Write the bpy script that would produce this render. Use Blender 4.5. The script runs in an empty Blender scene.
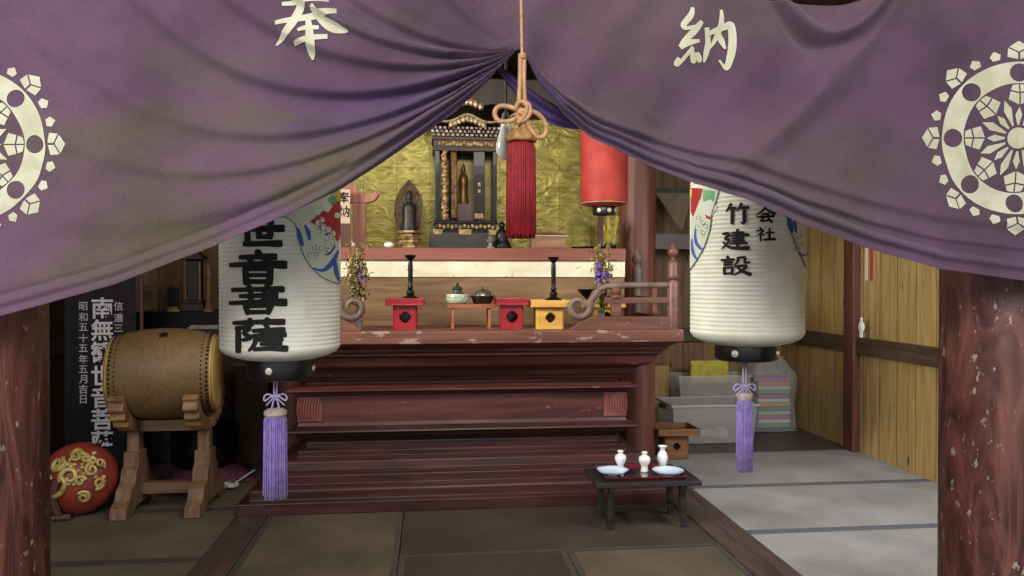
import bpy, bmesh, math, random
from mathutils import Vector, Matrix
random.seed(7)
PI = math.pi
SC = bpy.context.scene
COL = SC.collection

# ------------------------------------------------------------------ camera
YAW = math.radians(6.16); PITCH = math.radians(0.53); FPX = 760.0; CAM = Vector((0, 0, 1.5))
cam_data = bpy.data.cameras.new('camera'); cam = bpy.data.objects.new('camera', cam_data); COL.objects.link(cam)
cam_data.sensor_width = 36; cam_data.lens = FPX / 1024 * 36; cam_data.clip_start = 0.05
cam.location = CAM; cam.rotation_euler = (PI/2 - PITCH, 0, -YAW)
SC.camera = cam
CR = cam.rotation_euler.to_matrix()
def ray(px, py): return CR @ Vector(((px - 512) / FPX, -(py - 288) / FPX, -1))
def W(px, py, Y):
    d = ray(px, py); return CAM + d * (Y / d.y)
def G(px, py, z=0.0):
    d = ray(px, py); return CAM + d * ((z - CAM.z) / d.z)
CRI = CR.transposed()
def P(v):
    q = CRI @ (Vector(v) - CAM); return 512 - FPX * q.x / q.z, 288 + FPX * q.y / q.z
def dep(v): return -(CRI @ (Vector(v) - CAM)).z
def S(v): return dep(v) / FPX          # metres per photo pixel at a place

# ------------------------------------------------------------------ view, daylight and added fill lights
SC.view_settings.view_transform = 'Standard'; SC.view_settings.look = 'None'
SC.view_settings.gamma = 1; SC.view_settings.use_curve_mapping = False
SC.view_settings.exposure = 0.35
SC.cycles.use_denoising = True
world = bpy.data.worlds.new('world'); SC.world = world; world.use_nodes = True
wn = world.node_tree.nodes; wl = world.node_tree.links; wn.clear()
w_out = wn.new('ShaderNodeOutputWorld'); w_bg = wn.new('ShaderNodeBackground')
w_bg.inputs[0].default_value = (0.95, 0.96, 1.0, 1); w_bg.inputs[1].default_value = 0.42
wl.new(w_bg.outputs[0], w_out.inputs[0])
def area(name, loc, target, sx, sy, power, color, spread=180):
    l = bpy.data.lights.new(name, 'AREA'); l.shape = 'RECTANGLE'; l.size = sx; l.size_y = sy; l.energy = power; l.color = color
    l.spread = math.radians(spread)
    o = bpy.data.objects.new(name, l); COL.objects.link(o); o.location = loc
    o.rotation_euler = (Vector(target) - Vector(loc)).to_track_quat('-Z', 'Y').to_euler(); return o
area('added_fill_above', (0.4, 2.95, 3.1), (0.4, 6.0, 1.3), 1.8, 0.5, 44, (1.0, 0.92, 0.78))  # added warm fill behind the curtain, unseen, no lamp fixture there
area('added_fill_right', (3.3, 3.1, 2.3), (2.7, 5.4, 0.0), 1.4, 0.9, 34, (0.88, 0.92, 1.0), 120)  # added cool fill for the right floor; no window in this wall
area('porch_daylight', (-1.2, -2.0, 3.4), (0.2, 2.6, 1.0), 4.5, 1.6, 190, (1.0, 0.97, 0.92))
area('added_fill_left', (-2.6, 3.2, 2.6), (3.7, 6.2, 1.8), 1.2, 0.8, 40, (1.0, 0.95, 0.86), 90)  # added fill aimed across at the right board wall, no opening behind it

# ------------------------------------------------------------------ materials
def lin(c):
    if isinstance(c, str): c = [int(c[i:i+2], 16) / 255 for i in (0, 2, 4)]
    return tuple((x / 12.92 if x <= 0.04045 else ((x + 0.055) / 1.055) ** 2.4) for x in c) + (1,)
MATS = {}
def mat(name, c, c2=None, rough=0.6, metal=0.0, scale=6.0, stretch=(1, 1, 1), bump=0.0, c3=None, chip=0.66, chipscale=None,
        alpha=1.0, trans=0.0, coat=0.0, detail=6, distort=0.4, contrast=(0.35, 0.65), sheen=0.0, emis=None):
    if name in MATS: return MATS[name]
    m = bpy.data.materials.new(name); m.use_nodes = True; MATS[name] = m
    N = m.node_tree.nodes; L = m.node_tree.links; b = N['Principled BSDF']
    b.inputs['Roughness'].default_value = rough; b.inputs['Metallic'].default_value = metal
    b.inputs['Coat Weight'].default_value = coat; b.inputs['Alpha'].default_value = alpha
    b.inputs['Transmission Weight'].default_value = trans; b.inputs['Sheen Weight'].default_value = sheen
    b.inputs['Base Color'].default_value = lin(c)
    if emis: b.inputs['Emission Color'].default_value = lin(c); b.inputs['Emission Strength'].default_value = emis
    if c2 or bump or c3:
        tc = N.new('ShaderNodeTexCoord'); mp = N.new('ShaderNodeMapping'); mp.inputs['Scale'].default_value = stretch
        L.new(tc.outputs['Object'], mp.inputs[0])
        nz = N.new('ShaderNodeTexNoise'); nz.inputs['Scale'].default_value = scale; nz.inputs['Detail'].default_value = detail
        nz.inputs['Distortion'].default_value = distort; L.new(mp.outputs[0], nz.inputs[0])
        rp = N.new('ShaderNodeValToRGB'); rp.color_ramp.elements[0].position = contrast[0]; rp.color_ramp.elements[1].position = contrast[1]
        rp.color_ramp.elements[0].color = lin(c); rp.color_ramp.elements[1].color = lin(c2 or c)
        L.new(nz.outputs[0], rp.inputs[0]); out = rp.outputs[0]
        if c3:
            n3 = N.new('ShaderNodeTexNoise'); n3.inputs['Scale'].default_value = chipscale or scale * 2.3; n3.inputs['Detail'].default_value = 8
            n3.inputs['Roughness'].default_value = 0.65
            mp3 = N.new('ShaderNodeMapping'); mp3.inputs['Location'].default_value = (5, 3, 1)
            mp3.inputs['Scale'].default_value = tuple(0.5 * (s + 1) for s in stretch)
            L.new(tc.outputs['Object'], mp3.inputs[0]); L.new(mp3.outputs[0], n3.inputs[0])
            r3 = N.new('ShaderNodeValToRGB'); r3.color_ramp.elements[0].position = chip; r3.color_ramp.elements[1].position = chip + 0.03
            L.new(n3.outputs[0], r3.inputs[0])
            mx = N.new('ShaderNodeMix'); mx.data_type = 'RGBA'; L.new(r3.outputs[0], mx.inputs[0]); L.new(out, mx.inputs[6])
            mx.inputs[7].default_value = lin(c3); out = mx.outputs[2]
        L.new(out, b.inputs['Base Color'])
        if bump:
            bp = N.new('ShaderNodeBump'); bp.inputs['Strength'].default_value = bump; bp.inputs['Distance'].default_value = 0.01
            L.new(nz.outputs[0], bp.inputs['Height']); L.new(bp.outputs[0], b.inputs['Normal'])
    return m
def wood(name, c, c2, axis='x', rough=0.55, scale=5, bump=0.25, **k):
    st = {'x': (0.25, 3, 3), 'y': (3, 0.25, 3), 'z': (3, 3, 0.25)}[axis]
    return mat(name, c, c2, rough=rough, scale=scale, stretch=st, bump=bump, distort=1.2, **k)
def rings_mat(name, c, c2, c3, sc=3.2):
    """barrel wood with swirling year rings"""
    m = mat(name, c, rough=0.55); N = m.node_tree.nodes; L = m.node_tree.links; b = N['Principled BSDF']
    tc = N.new('ShaderNodeTexCoord'); nz = N.new('ShaderNodeTexNoise'); nz.inputs['Scale'].default_value = sc; nz.inputs['Detail'].default_value = 3
    L.new(tc.outputs['Object'], nz.inputs[0])
    mu = N.new('ShaderNodeMath'); mu.operation = 'MULTIPLY'; mu.inputs[1].default_value = 130; L.new(nz.outputs[0], mu.inputs[0])
    sn = N.new('ShaderNodeMath'); sn.operation = 'SINE'; L.new(mu.outputs[0], sn.inputs[0])
    rp = N.new('ShaderNodeValToRGB'); rp.color_ramp.elements[0].position = 0; rp.color_ramp.elements[0].color = lin(c)
    rp.color_ramp.elements[1].position = 1; rp.color_ramp.elements[1].color = lin(c2)
    ad = N.new('ShaderNodeMath'); ad.operation = 'MULTIPLY_ADD'; ad.inputs[1].default_value = 0.5; ad.inputs[2].default_value = 0.5
    L.new(sn.outputs[0], ad.inputs[0]); L.new(ad.outputs[0], rp.inputs[0])
    mx = N.new('ShaderNodeMix'); mx.data_type = 'RGBA'; L.new(nz.outputs[0], mx.inputs[0]); L.new(rp.outputs[0], mx.inputs[6]); mx.inputs[7].default_value = lin(c3)
    L.new(mx.outputs[2], b.inputs['Base Color']); return m
def plank_mat(name, axis, width, cols, along='z', gap=0.006):
    """boards: vertical (or running) planks of slightly different wood with knots"""
    m = bpy.data.materials.new(name); m.use_nodes = True; MATS[name] = m
    N = m.node_tree.nodes; L = m.node_tree.links; b = N['Principled BSDF']; b.inputs['Roughness'].default_value = 0.62
    tc = N.new('ShaderNodeTexCoord'); sp = N.new('ShaderNodeSeparateXYZ'); L.new(tc.outputs['Object'], sp.inputs[0])
    dv = N.new('ShaderNodeMath'); dv.operation = 'DIVIDE'; dv.inputs[1].default_value = width; L.new(sp.outputs['XYZ'.index(axis.upper())], dv.inputs[0])
    fl = N.new('ShaderNodeMath'); fl.operation = 'FLOOR'; L.new(dv.outputs[0], fl.inputs[0])
    fr = N.new('ShaderNodeMath'); fr.operation = 'FRACT'; L.new(dv.outputs[0], fr.inputs[0])
    wnz = N.new('ShaderNodeTexWhiteNoise'); wnz.noise_dimensions = '1D'; L.new(fl.outputs[0], wnz.inputs['W'])
    rp = N.new('ShaderNodeValToRGB'); e = rp.color_ramp.elements
    e[0].color = lin(cols[0]); e[1].color = lin(cols[1]); L.new(wnz.outputs['Value'], rp.inputs[0])
    st = {'x': (0.3, 4, 4), 'y': (4, 0.3, 4), 'z': (4, 4, 0.3)}[along]
    mp = N.new('ShaderNodeMapping'); mp.inputs['Scale'].default_value = st; L.new(tc.outputs['Object'], mp.inputs[0])
    off = N.new('ShaderNodeVectorMath'); off.operation = 'ADD'; L.new(mp.outputs[0], off.inputs[0]); L.new(wnz.outputs['Color'], off.inputs[1])
    nz = N.new('ShaderNodeTexNoise'); nz.inputs['Scale'].default_value = 3; nz.inputs['Detail'].default_value = 5; nz.inputs['Distortion'].default_value = 2.2
    L.new(off.outputs[0], nz.inputs[0])
    rg = N.new('ShaderNodeValToRGB'); rg.color_ramp.elements[0].position = 0.22; rg.color_ramp.elements[1].position = 0.62
    L.new(nz.outputs[0], rg.inputs[0])
    mx = N.new('ShaderNodeMix'); mx.data_type = 'RGBA'; L.new(rg.outputs[0], mx.inputs[0]); mx.inputs[6].default_value = lin(cols[2]); L.new(rp.outputs[0], mx.inputs[7])
    # knots
    mk = N.new('ShaderNodeMapping'); ks = {'x': (1.2, 5, 5), 'y': (5, 1.2, 5), 'z': (5, 5, 1.9)}[along]; mk.inputs['Scale'].default_value = ks
    L.new(tc.outputs['Object'], mk.inputs[0]); vo = N.new('ShaderNodeTexVoronoi'); vo.inputs['Scale'].default_value = 1.3; L.new(mk.outputs[0], vo.inputs[0])
    rk = N.new('ShaderNodeValToRGB'); rk.color_ramp.elements[0].position = 0.05; rk.color_ramp.elements[0].color = (1, 1, 1, 1)
    rk.color_ramp.elements[1].position = 0.13; rk.color_ramp.elements[1].color = (0, 0, 0, 1); L.new(vo.outputs[0], rk.inputs[0])
    m2 = N.new('ShaderNodeMix'); m2.data_type = 'RGBA'; L.new(rk.outputs[0], m2.inputs[0]); L.new(mx.outputs[2], m2.inputs[6]); m2.inputs[7].default_value = lin(cols[3])
    # joints between boards
    lt = N.new('ShaderNodeMath'); lt.operation = 'LESS_THAN'; lt.inputs[1].default_value = gap / width; L.new(fr.outputs[0], lt.inputs[0])
    m3 = N.new('ShaderNodeMix'); m3.data_type = 'RGBA'; L.new(lt.outputs[0], m3.inputs[0]); L.new(m2.outputs[2], m3.inputs[6]); m3.inputs[7].default_value = lin(cols[3])
    L.new(m3.outputs[2], b.inputs['Base Color'])
    bp = N.new('ShaderNodeBump'); bp.inputs['Strength'].default_value = 0.8; bp.inputs['Distance'].default_value = 0.004; bp.invert = True
    L.new(lt.outputs[0], bp.inputs['Height']); L.new(bp.outputs[0], b.inputs['Normal'])
    return m
def weave_mat(name, c, c2, axis='x', pitch=0.012, c3=None):
    """tatami rush: fine ribs across the mat + mottled wear"""
    m = mat(name, c, c2, rough=0.75, scale=2.2, c3=None); N = m.node_tree.nodes; L = m.node_tree.links; b = N['Principled BSDF']
    tc = N.new('ShaderNodeTexCoord'); sp = N.new('ShaderNodeSeparateXYZ'); L.new(tc.outputs['Object'], sp.inputs[0])
    mu = N.new('ShaderNodeMath'); mu.operation = 'MULTIPLY'; mu.inputs[1].default_value = 2 * PI / pitch; L.new(sp.outputs['XYZ'.index(axis.upper())], mu.inputs[0])
    sn = N.new('ShaderNodeMath'); sn.operation = 'SINE'; L.new(mu.outputs[0], sn.inputs[0])
    ad = N.new('ShaderNodeMath'); ad.operation = 'MULTIPLY_ADD'; ad.inputs[1].default_value = 0.5; ad.inputs[2].default_value = 0.5; L.new(sn.outputs[0], ad.inputs[0])
    src = b.inputs['Base Color'].links[0].from_socket
    mx = N.new('ShaderNodeMix'); mx.data_type = 'RGBA'; mx.blend_type = 'MULTIPLY'; L.new(src, mx.inputs[6])
    rp = N.new('ShaderNodeValToRGB'); rp.color_ramp.elements[0].color = (0.66, 0.65, 0.63, 1); L.new(ad.outputs[0], rp.inputs[0])
    L.new(rp.outputs[0], mx.inputs[7]); mx.inputs[0].default_value = 1.0
    L.new(mx.outputs[2], b.inputs['Base Color'])
    bp = N.new('ShaderNodeBump'); bp.inputs['Strength'].default_value = 0.5; bp.inputs['Distance'].default_value = 0.003
    L.new(ad.outputs[0], bp.inputs['Height']); L.new(bp.outputs[0], b.inputs['Normal'])
    return m
def gold_wall_mat():
    m = mat('gold_leaf', '6a6226', 'a2964a', rough=0.36, metal=0.45, scale=7.0, bump=1.0, stretch=(1, 1, 1.7), distort=1.6, contrast=(0.3, 0.7))
    N = m.node_tree.nodes; L = m.node_tree.links; b = N['Principled BSDF']
    tc = N.new('ShaderNodeTexCoord'); mp = N.new('ShaderNodeMapping'); mp.inputs['Rotation'].default_value = (PI/2, 0, 0); L.new(tc.outputs['Object'], mp.inputs[0])
    br = N.new('ShaderNodeTexBrick'); br.inputs['Scale'].default_value = 1; br.inputs['Brick Width'].default_value = 0.27; br.inputs['Row Height'].default_value = 0.27
    br.inputs['Mortar Size'].default_value = 0.004; br.offset = 0.0; br.inputs['Color1'].default_value = (1, 1, 1, 1); br.inputs['Color2'].default_value = (0.8, 0.8, 0.72, 1); br.inputs['Mortar'].default_value = (0.6, 0.58, 0.45, 1)
    L.new(mp.outputs[0], br.inputs[0]); src = b.inputs['Base Color'].links[0].from_socket
    mx = N.new('ShaderNodeMix'); mx.data_type = 'RGBA'; mx.blend_type = 'MULTIPLY'; mx.inputs[0].default_value = 1
    L.new(src, mx.inputs[6]); L.new(br.outputs[0], mx.inputs[7]); L.new(mx.outputs[2], b.inputs['Base Color']); return m

M_alt = wood('altar_lacquer', '3c1d1b', '603430', 'x', rough=0.38, scale=3, bump=0.12, c3='7a5148', chip=0.63, chipscale=9)
M_altd = wood('altar_base_lacquer', '2c1616', '4c2a2a', 'x', rough=0.36, scale=3, bump=0.12)
M_slab = wood('altar_slab_wood', '5b3229', '7d5040', 'x', rough=0.5, scale=4, c3='9a8478', chip=0.57, chipscale=6)
M_pil = mat('pillar_paint', '331a19', '7e4c42', rough=0.45, scale=4.5, stretch=(2.2, 2.2, 0.5), bump=1.0, c3='a89484', chip=0.612, chipscale=26, distort=2.5, contrast=(0.3, 0.7))
M_pil2 = wood('rear_pillar_wood', '5a3026', '7a4a3a', 'z', rough=0.5, scale=4)
M_post = wood('wall_post_wood', '482620', '643a2e', 'z', rough=0.55, scale=5)
M_rail = wood('wall_rail_wood', '3a2c20', '544130', 'y', rough=0.6)
M_tierb = wood('tier_board_wood', '7a4436', '93594a', 'x', rough=0.5, scale=4)
M_tierw = mat('peeling_white_paint', 'd9d2ae', 'ece8d2', rough=0.6, scale=4, c3='a87c40', chip=0.615, chipscale=7, stretch=(1, 1, 2))
M_tierl = wood('tier_lower_wood', '6d5236', '927252', 'x', rough=0.6, scale=4)
M_gold = gold_wall_mat()
M_dark = wood('dark_wood', '1e1612', '302219', 'x')
M_darkz = wood('dark_wood_upright', '251b15', '3a2a1f', 'z')
M_blk = mat('black_lacquer', '0a0909', '151214', rough=0.42, scale=4, coat=0.1)
for q_ in (M_blk,): q_.node_tree.nodes['Principled BSDF'].inputs['Specular IOR Level'].default_value = 0.22
M_blk2 = mat('worn_black_lacquer', '222021', '302e2e', rough=0.5, scale=6)
M_gm = mat('carved_gold', '5a4228', 'b49460', rough=0.42, metal=0.35, scale=30, bump=0.5)
M_gold2 = mat('bright_gold', '9a7e44', 'd0b878', rough=0.45, metal=0.3, scale=20)
M_red = mat('red_lacquer', '8a1520', 'a0202a', rough=0.3, scale=5, coat=0.3)
M_yel = mat('yellow_wood', 'c89440', 'dcae5c', rough=0.5, scale=6, stretch=(1, 1, 3))
M_tat = weave_mat('tatami_ribbed', '524839', '6a5e4c', 'x', 0.016)
M_tat2 = weave_mat('tatami_brown', '382d24', '453a2f', 'x', 0.016)
M_tat3 = weave_mat('tatami_grey', '85827f', 'a09c9a', 'y', 0.014)
M_tatl = weave_mat('tatami_left', '5c5243', '716550', 'y', 0.014)
M_band = mat('tatami_border', '2e2a26', '4a443c', rough=0.9, scale=70)
M_bandg = mat('tatami_border_faded', '454a50', '5c6064', rough=0.9, scale=70)
M_sill = wood('floor_sill_wood', '3b2f2b', '54443d', 'y', rough=0.5, c3='6b5f5c', chip=0.66)
M_rock = mat('white_paper', 'e6e6e0', 'f4f4f0', rough=0.8, scale=5)

# ------------------------------------------------------------------ mesh helpers
class MB:
    def __init__(s): s.v = []; s.f = []
    def add(s, vs, fs, mtx=None):
        o = len(s.v); s.v += [tuple(mtx @ Vector(v)) if mtx else tuple(v) for v in vs]; s.f += [tuple(i + o for i in f) for f in fs]; return s
    def box(s, x0, x1, y0, y1, z0, z1, mtx=None):
        return s.add([(x0,y0,z0),(x1,y0,z0),(x1,y1,z0),(x0,y1,z0),(x0,y0,z1),(x1,y0,z1),(x1,y1,z1),(x0,y1,z1)],
                     [(3,2,1,0),(4,5,6,7),(0,1,5,4),(1,2,6,5),(2,3,7,6),(3,0,4,7)], mtx)
    def lathe(s, prof, n=32, mtx=None, cap=True, fn=None):
        vs = []; m = len(prof)
        for i in range(n):
            a = 2 * PI * i / n
            for r, z in prof:
                rr = r if fn is None else fn(r, z, a)
                vs.append((rr * math.cos(a), rr * math.sin(a), z))
        fs = [(i*m+j, ((i+1) % n)*m+j, ((i+1) % n)*m+j+1, i*m+j+1) for i in range(n) for j in range(m-1)]
        if cap:
            if prof[0][0] > 1e-6: fs.append(tuple(i*m for i in reversed(range(n))))
            if prof[-1][0] > 1e-6: fs.append(tuple(i*m+m-1 for i in range(n)))
        return s.add(vs, fs, mtx)
    def tube(s, pts, r, n=8, mtx=None, cap=True):
        pts = [Vector(p) for p in pts]; R = r if isinstance(r, (list, tuple)) else [r]*len(pts); vs = []
        up = None
        for i, p in enumerate(pts):
            t = (pts[min(i+1, len(pts)-1)] - pts[max(i-1, 0)])
            t = t.normalized() if t.length > 1e-9 else Vector((0,0,1))
            if up is None: up = t.orthogonal().normalized()
            up = (up - t * up.dot(t)); up = up.normalized() if up.length > 1e-6 else t.orthogonal().normalized()
            b = t.cross(up)
            for k in range(n):
                a = 2*PI*k/n; vs.append(p + (up*math.cos(a) + b*math.sin(a)) * R[i])
        fs = [(i*n+k, i*n+(k+1) % n, (i+1)*n+(k+1) % n, (i+1)*n+k) for i in range(len(pts)-1) for k in range(n)]
        if cap: fs += [tuple(reversed(range(n))), tuple((len(pts)-1)*n+k for k in range(n))]
        return s.add(vs, fs, mtx)
    def prism(s, poly, d0, d1, axis='y', mtx=None):
        """extrude a 2D outline; axis = direction of thickness"""
        def q(p, d): return {'y': (p[0], d, p[1]), 'x': (d, p[0], p[1]), 'z': (p[0], p[1], d)}[axis]
        n = len(poly); vs = [q(p, d0) for p in poly] + [q(p, d1) for p in poly]
        return s.add(vs, [tuple(range(n)), tuple(reversed(range(n, 2*n)))] + [(i, i+n, (i+1) % n + n, (i+1) % n) for i in range(n)], mtx)
    def sphere(s, c, r, n=16, m=10, mtx=None):
        r = (r, r, r) if not isinstance(r, (tuple, list)) else r
        vs = [(c[0], c[1], c[2]-r[2])]
        for j in range(1, m):
            a = PI*j/m - PI/2
            for i in range(n): vs.append((c[0]+r[0]*math.cos(a)*math.cos(2*PI*i/n), c[1]+r[1]*math.cos(a)*math.sin(2*PI*i/n), c[2]+r[2]*math.sin(a)))
        vs.append((c[0], c[1], c[2]+r[2])); T = len(vs)-1; fs = []
        for i in range(n):
            k = (i+1) % n; fs.append((0, 1+k, 1+i)); fs.append((T, 1+(m-2)*n+i, 1+(m-2)*n+k))
            for j in range(m-2): fs.append((1+j*n+i, 1+j*n+k, 1+(j+1)*n+k, 1+(j+1)*n+i))
        return s.add(vs, fs, mtx)
    def build(s, name, material, parent=None, bevel=0.0, smooth=None, loc=None, rot=None, seg=2):
        me = bpy.data.meshes.new(name); me.from_pydata(s.v, [], s.f)
        bm = bmesh.new(); bm.from_mesh(me); bmesh.ops.recalc_face_normals(bm, faces=bm.faces); bm.to_mesh(me); bm.free()
        me.materials.append(material); o = bpy.data.objects.new(name, me); COL.objects.link(o)
        if parent: o.parent = parent
        if loc: o.location = loc
        if rot: o.rotation_euler = rot
        if smooth: 
            me.shade_smooth()
            if smooth != 'all': me.set_sharp_from_angle(angle=math.radians(smooth if smooth is not True else 40))
        if bevel:
            b = o.modifiers.new('bevel', 'BEVEL'); b.width = bevel; b.segments = seg; b.limit_method = 'ANGLE'; b.angle_limit = math.radians(35)
        return o
def tag(o, label=None, cat=None, group=None, kind=None):
    if label: o['label'] = label
    if cat: o['category'] = cat
    if group: o['group'] = group
    if kind: o['kind'] = kind
    return o
def thing(name, label, cat, loc=(0,0,0), rz=0, group=None):
    o = bpy.data.objects.new(name, None); COL.objects.link(o); o.empty_display_size = 0.05
    o.location = loc; o.rotation_euler = (0, 0, rz); return tag(o, label, cat, group)
def struct(o): o['kind'] = 'structure'; return o
def T(x, y, z, rz=0, rx=0, ry=0, sc=1):
    return Matrix.Translation((x, y, z)) @ Matrix.Rotation(rz, 4, 'Z') @ Matrix.Rotation(rx, 4, 'X') @ Matrix.Rotation(ry, 4, 'Y') @ Matrix.Scale(sc, 4)
def copy_thing(root):
    r = root.copy(); COL.objects.link(r)
    for ch in list(root.children):
        c = ch.copy(); COL.objects.link(c); c.parent = r
        for g in list(ch.children):
            d = g.copy(); COL.objects.link(d); d.parent = c
    return r
def smooth_pts(pts, k=6):
    """Catmull-Rom through n-d points"""
    out = []; n = len(pts)
    for i in range(n-1):
        p0, p1, p2, p3 = pts[max(i-1, 0)], pts[i], pts[i+1], pts[min(i+2, n-1)]
        for j in range(k):
            t = j/k
            out.append(tuple(0.5*((2*b) + (-a+c)*t + (2*a-5*b+4*c-d)*t*t + (-a+3*b-3*c+d)*t**3) for a, b, c, d in zip(p0, p1, p2, p3)))
    out.append(tuple(pts[-1])); return out
def brush(pts, k=5):
    """(x, y, width) brush stroke -> outline strip verts/faces in 2D"""
    q = smooth_pts(pts, k); vs = []; n = len(q)
    for i, (x, y, w) in enumerate(q):
        x0, y0, _ = q[max(i-1, 0)]; x1, y1, _ = q[min(i+1, n-1)]; dx, dy = x1-x0, y1-y0; l = math.hypot(dx, dy) or 1
        vs += [(x - dy/l*w/2, y + dx/l*w/2), (x + dy/l*w/2, y - dx/l*w/2)]
    return vs, [(2*i, 2*i+1, 2*i+3, 2*i+2) for i in range(n-1)]
def glyph(ch, size, offset=0.0, sx=1.0):
    """a written character as flat triangles centred on 0,0"""
    c = bpy.data.curves.new('glyph', 'FONT'); c.body = ch; c.size = 1; c.offset = offset; c.resolution_u = 3
    o = bpy.data.objects.new('glyph', c); COL.objects.link(o)
    dg = bpy.context.evaluated_depsgraph_get(); dg.update(); me = bpy.data.meshes.new_from_object(o.evaluated_get(dg))
    vs = [(v.co.x, v.co.y) for v in me.vertices]; fs = [tuple(p.vertices) for p in me.polygons]
    bpy.data.objects.remove(o); bpy.data.curves.remove(c); bpy.data.meshes.remove(me)
    xs = [v[0] for v in vs]; ys = [v[1] for v in vs]; cx, cy = (min(xs)+max(xs))/2, (min(ys)+max(ys))/2; h = max(max(ys)-min(ys), 0.001)
    k = size / 0.92
    return [((x-cx)*k*sx, (y-cy)*k) for x, y in vs], fs
def flat_map(vs, fs, fn, L):
    """tessellate 2D faces to edge length L, then lay them on a surface with fn(u, v)"""
    bm = bmesh.new(); bv = [bm.verts.new((x, y, 0)) for x, y in vs]
    for f in fs:
        try: bm.faces.new([bv[i] for i in f])
        except ValueError: pass
    bmesh.ops.triangulate(bm, faces=bm.faces)
    for _ in range(7):
        es = [e for e in bm.edges if e.calc_length() > L]
        if not es: break
        bmesh.ops.subdivide_edges(bm, edges=es, cuts=1); bmesh.ops.triangulate(bm, faces=[f for f in bm.faces if len(f.verts) > 3])
    bm.verts.index_update()
    out = [fn(v.co.x, v.co.y) for v in bm.verts], [tuple(v.index for v in f.verts) for f in bm.faces]; bm.free(); return out

# ------------------------------------------------------------------ the room
XL, XR, YB = -3.2, 3.75, 7.75
PL, PR = -1.16, 1.765            # the two pillar lines
struct(MB().box(XL-0.1, XR+0.1, 0.3, YB+0.1, -0.14, -0.03).build('floor', M_dark))
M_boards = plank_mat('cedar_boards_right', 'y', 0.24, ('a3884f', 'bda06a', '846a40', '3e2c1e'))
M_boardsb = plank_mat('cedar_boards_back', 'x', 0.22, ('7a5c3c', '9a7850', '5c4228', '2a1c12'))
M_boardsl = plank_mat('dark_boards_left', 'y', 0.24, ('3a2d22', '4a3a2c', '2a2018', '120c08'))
M_ceil = plank_mat('ceiling_boards', 'x', 0.3, ('3a2c22', '4a382a', '2c2018', '120c08'), 'y')
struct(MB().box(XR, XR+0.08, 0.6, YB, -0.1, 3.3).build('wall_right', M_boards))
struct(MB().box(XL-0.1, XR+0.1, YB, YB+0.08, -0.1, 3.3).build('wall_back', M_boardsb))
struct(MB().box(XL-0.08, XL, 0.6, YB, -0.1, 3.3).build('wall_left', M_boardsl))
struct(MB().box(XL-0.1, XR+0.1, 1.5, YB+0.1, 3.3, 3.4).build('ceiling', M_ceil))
# post and rails on the right-hand board wall
def post_at(y, w, nm='wall_post'):
    return struct(MB().box(XR-0.07, XR+0.02, y-w/2, y+w/2, -0.03, 3.3).build(nm, M_post, bevel=0.006))
gp = G(852, 450); post_at(gp.y, 0.16)
zr0, zr1 = W(870, 357, 1).z, W(870, 338, 1).z
d = ray(870, 339); tY = (XR-0.04)/d.x; z1 = CAM.z + d.z*tY
d = ray(870, 356); tY = (XR-0.04)/d.x; z0 = CAM.z + d.z*tY
struct(MB().box(XR-0.045, XR+0.01, 0.7, YB, z0, z1).build('wall_rail', M_rail, bevel=0.004))
struct(MB().box(PR, XR, YB-0.04, YB, z0, z1).build('wall_rail', wood('back_rail_wood', '3a2c20', '544130', 'x'), bevel=0.004))
for yy_ in (4.7, 5.9, 7.2): struct(MB().box(XL-0.02, XL+0.07, yy_-0.08, yy_+0.08, -0.03, 3.3).build('wall_post', M_post, bevel=0.006))
struct(MB().box(XL-0.01, XL+0.04, 0.7, YB, z0, z1).build('wall_rail', M_rail, bevel=0.004))
# pillars
def pillar(x, y, r, m, z1=3.3, name='pillar', seed=0):
    prof = [(r, z1*i/24) for i in range(25)]
    o = MB().lathe([(r, -0.03)] + prof, 48).build(name, m, loc=(x, y, 0), smooth=50); return struct(o)
def pillar_from_edge(px, side, y, r):
    dd = ray(px, 420); X = dd.x*(y/dd.y)
    # tangent correction for a round column
    return X + side*r*math.sqrt(1+(dd.x/dd.y)**2)
rP = 0.19
pillar(pillar_from_edge(938, 1, 2.25, rP), 2.25, rP, M_pil)
pillar(pillar_from_edge(50, -1, 2.25, rP), 2.25, rP, M_pil)
pillar(1.745, 6.28, 0.15, M_pil2)
pillar(-1.11, 6.28, 0.15, M_pil2)
# beam that carries the curtain, rear beam and rafters
struct(MB().box(XL, XR, 2.06, 2.3, 2.62, 2.86).build('beam', M_darkz, bevel=0.01))
struct(MB().box(XL, XR, 6.18, 6.4, 2.85, 3.15).build('beam', M_darkz, bevel=0.01))
for i in range(9):
    struct(MB().box(XL+0.3+i*0.8, XL+0.38+i*0.8, 1.5, YB, 3.2, 3.3).build('rafter_beam', M_post))
# floor sills between the mats
def floor_sill(x0, x1): struct(MB().box(x0, x1, 0.8, YB, -0.03, 0.0).build('floor_sill', M_sill, bevel=0.004))
floor_sill(-1.235, -1.035); floor_sill(1.645, 1.885)
struct(MB().box(1.885, XR, 6.42, YB, -0.03, -0.004).build('floor_board_strip', M_sill))
struct(MB().box(XL, -1.235, 6.5, YB, -0.03, -0.004).build('floor_board_strip', M_sill))

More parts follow.
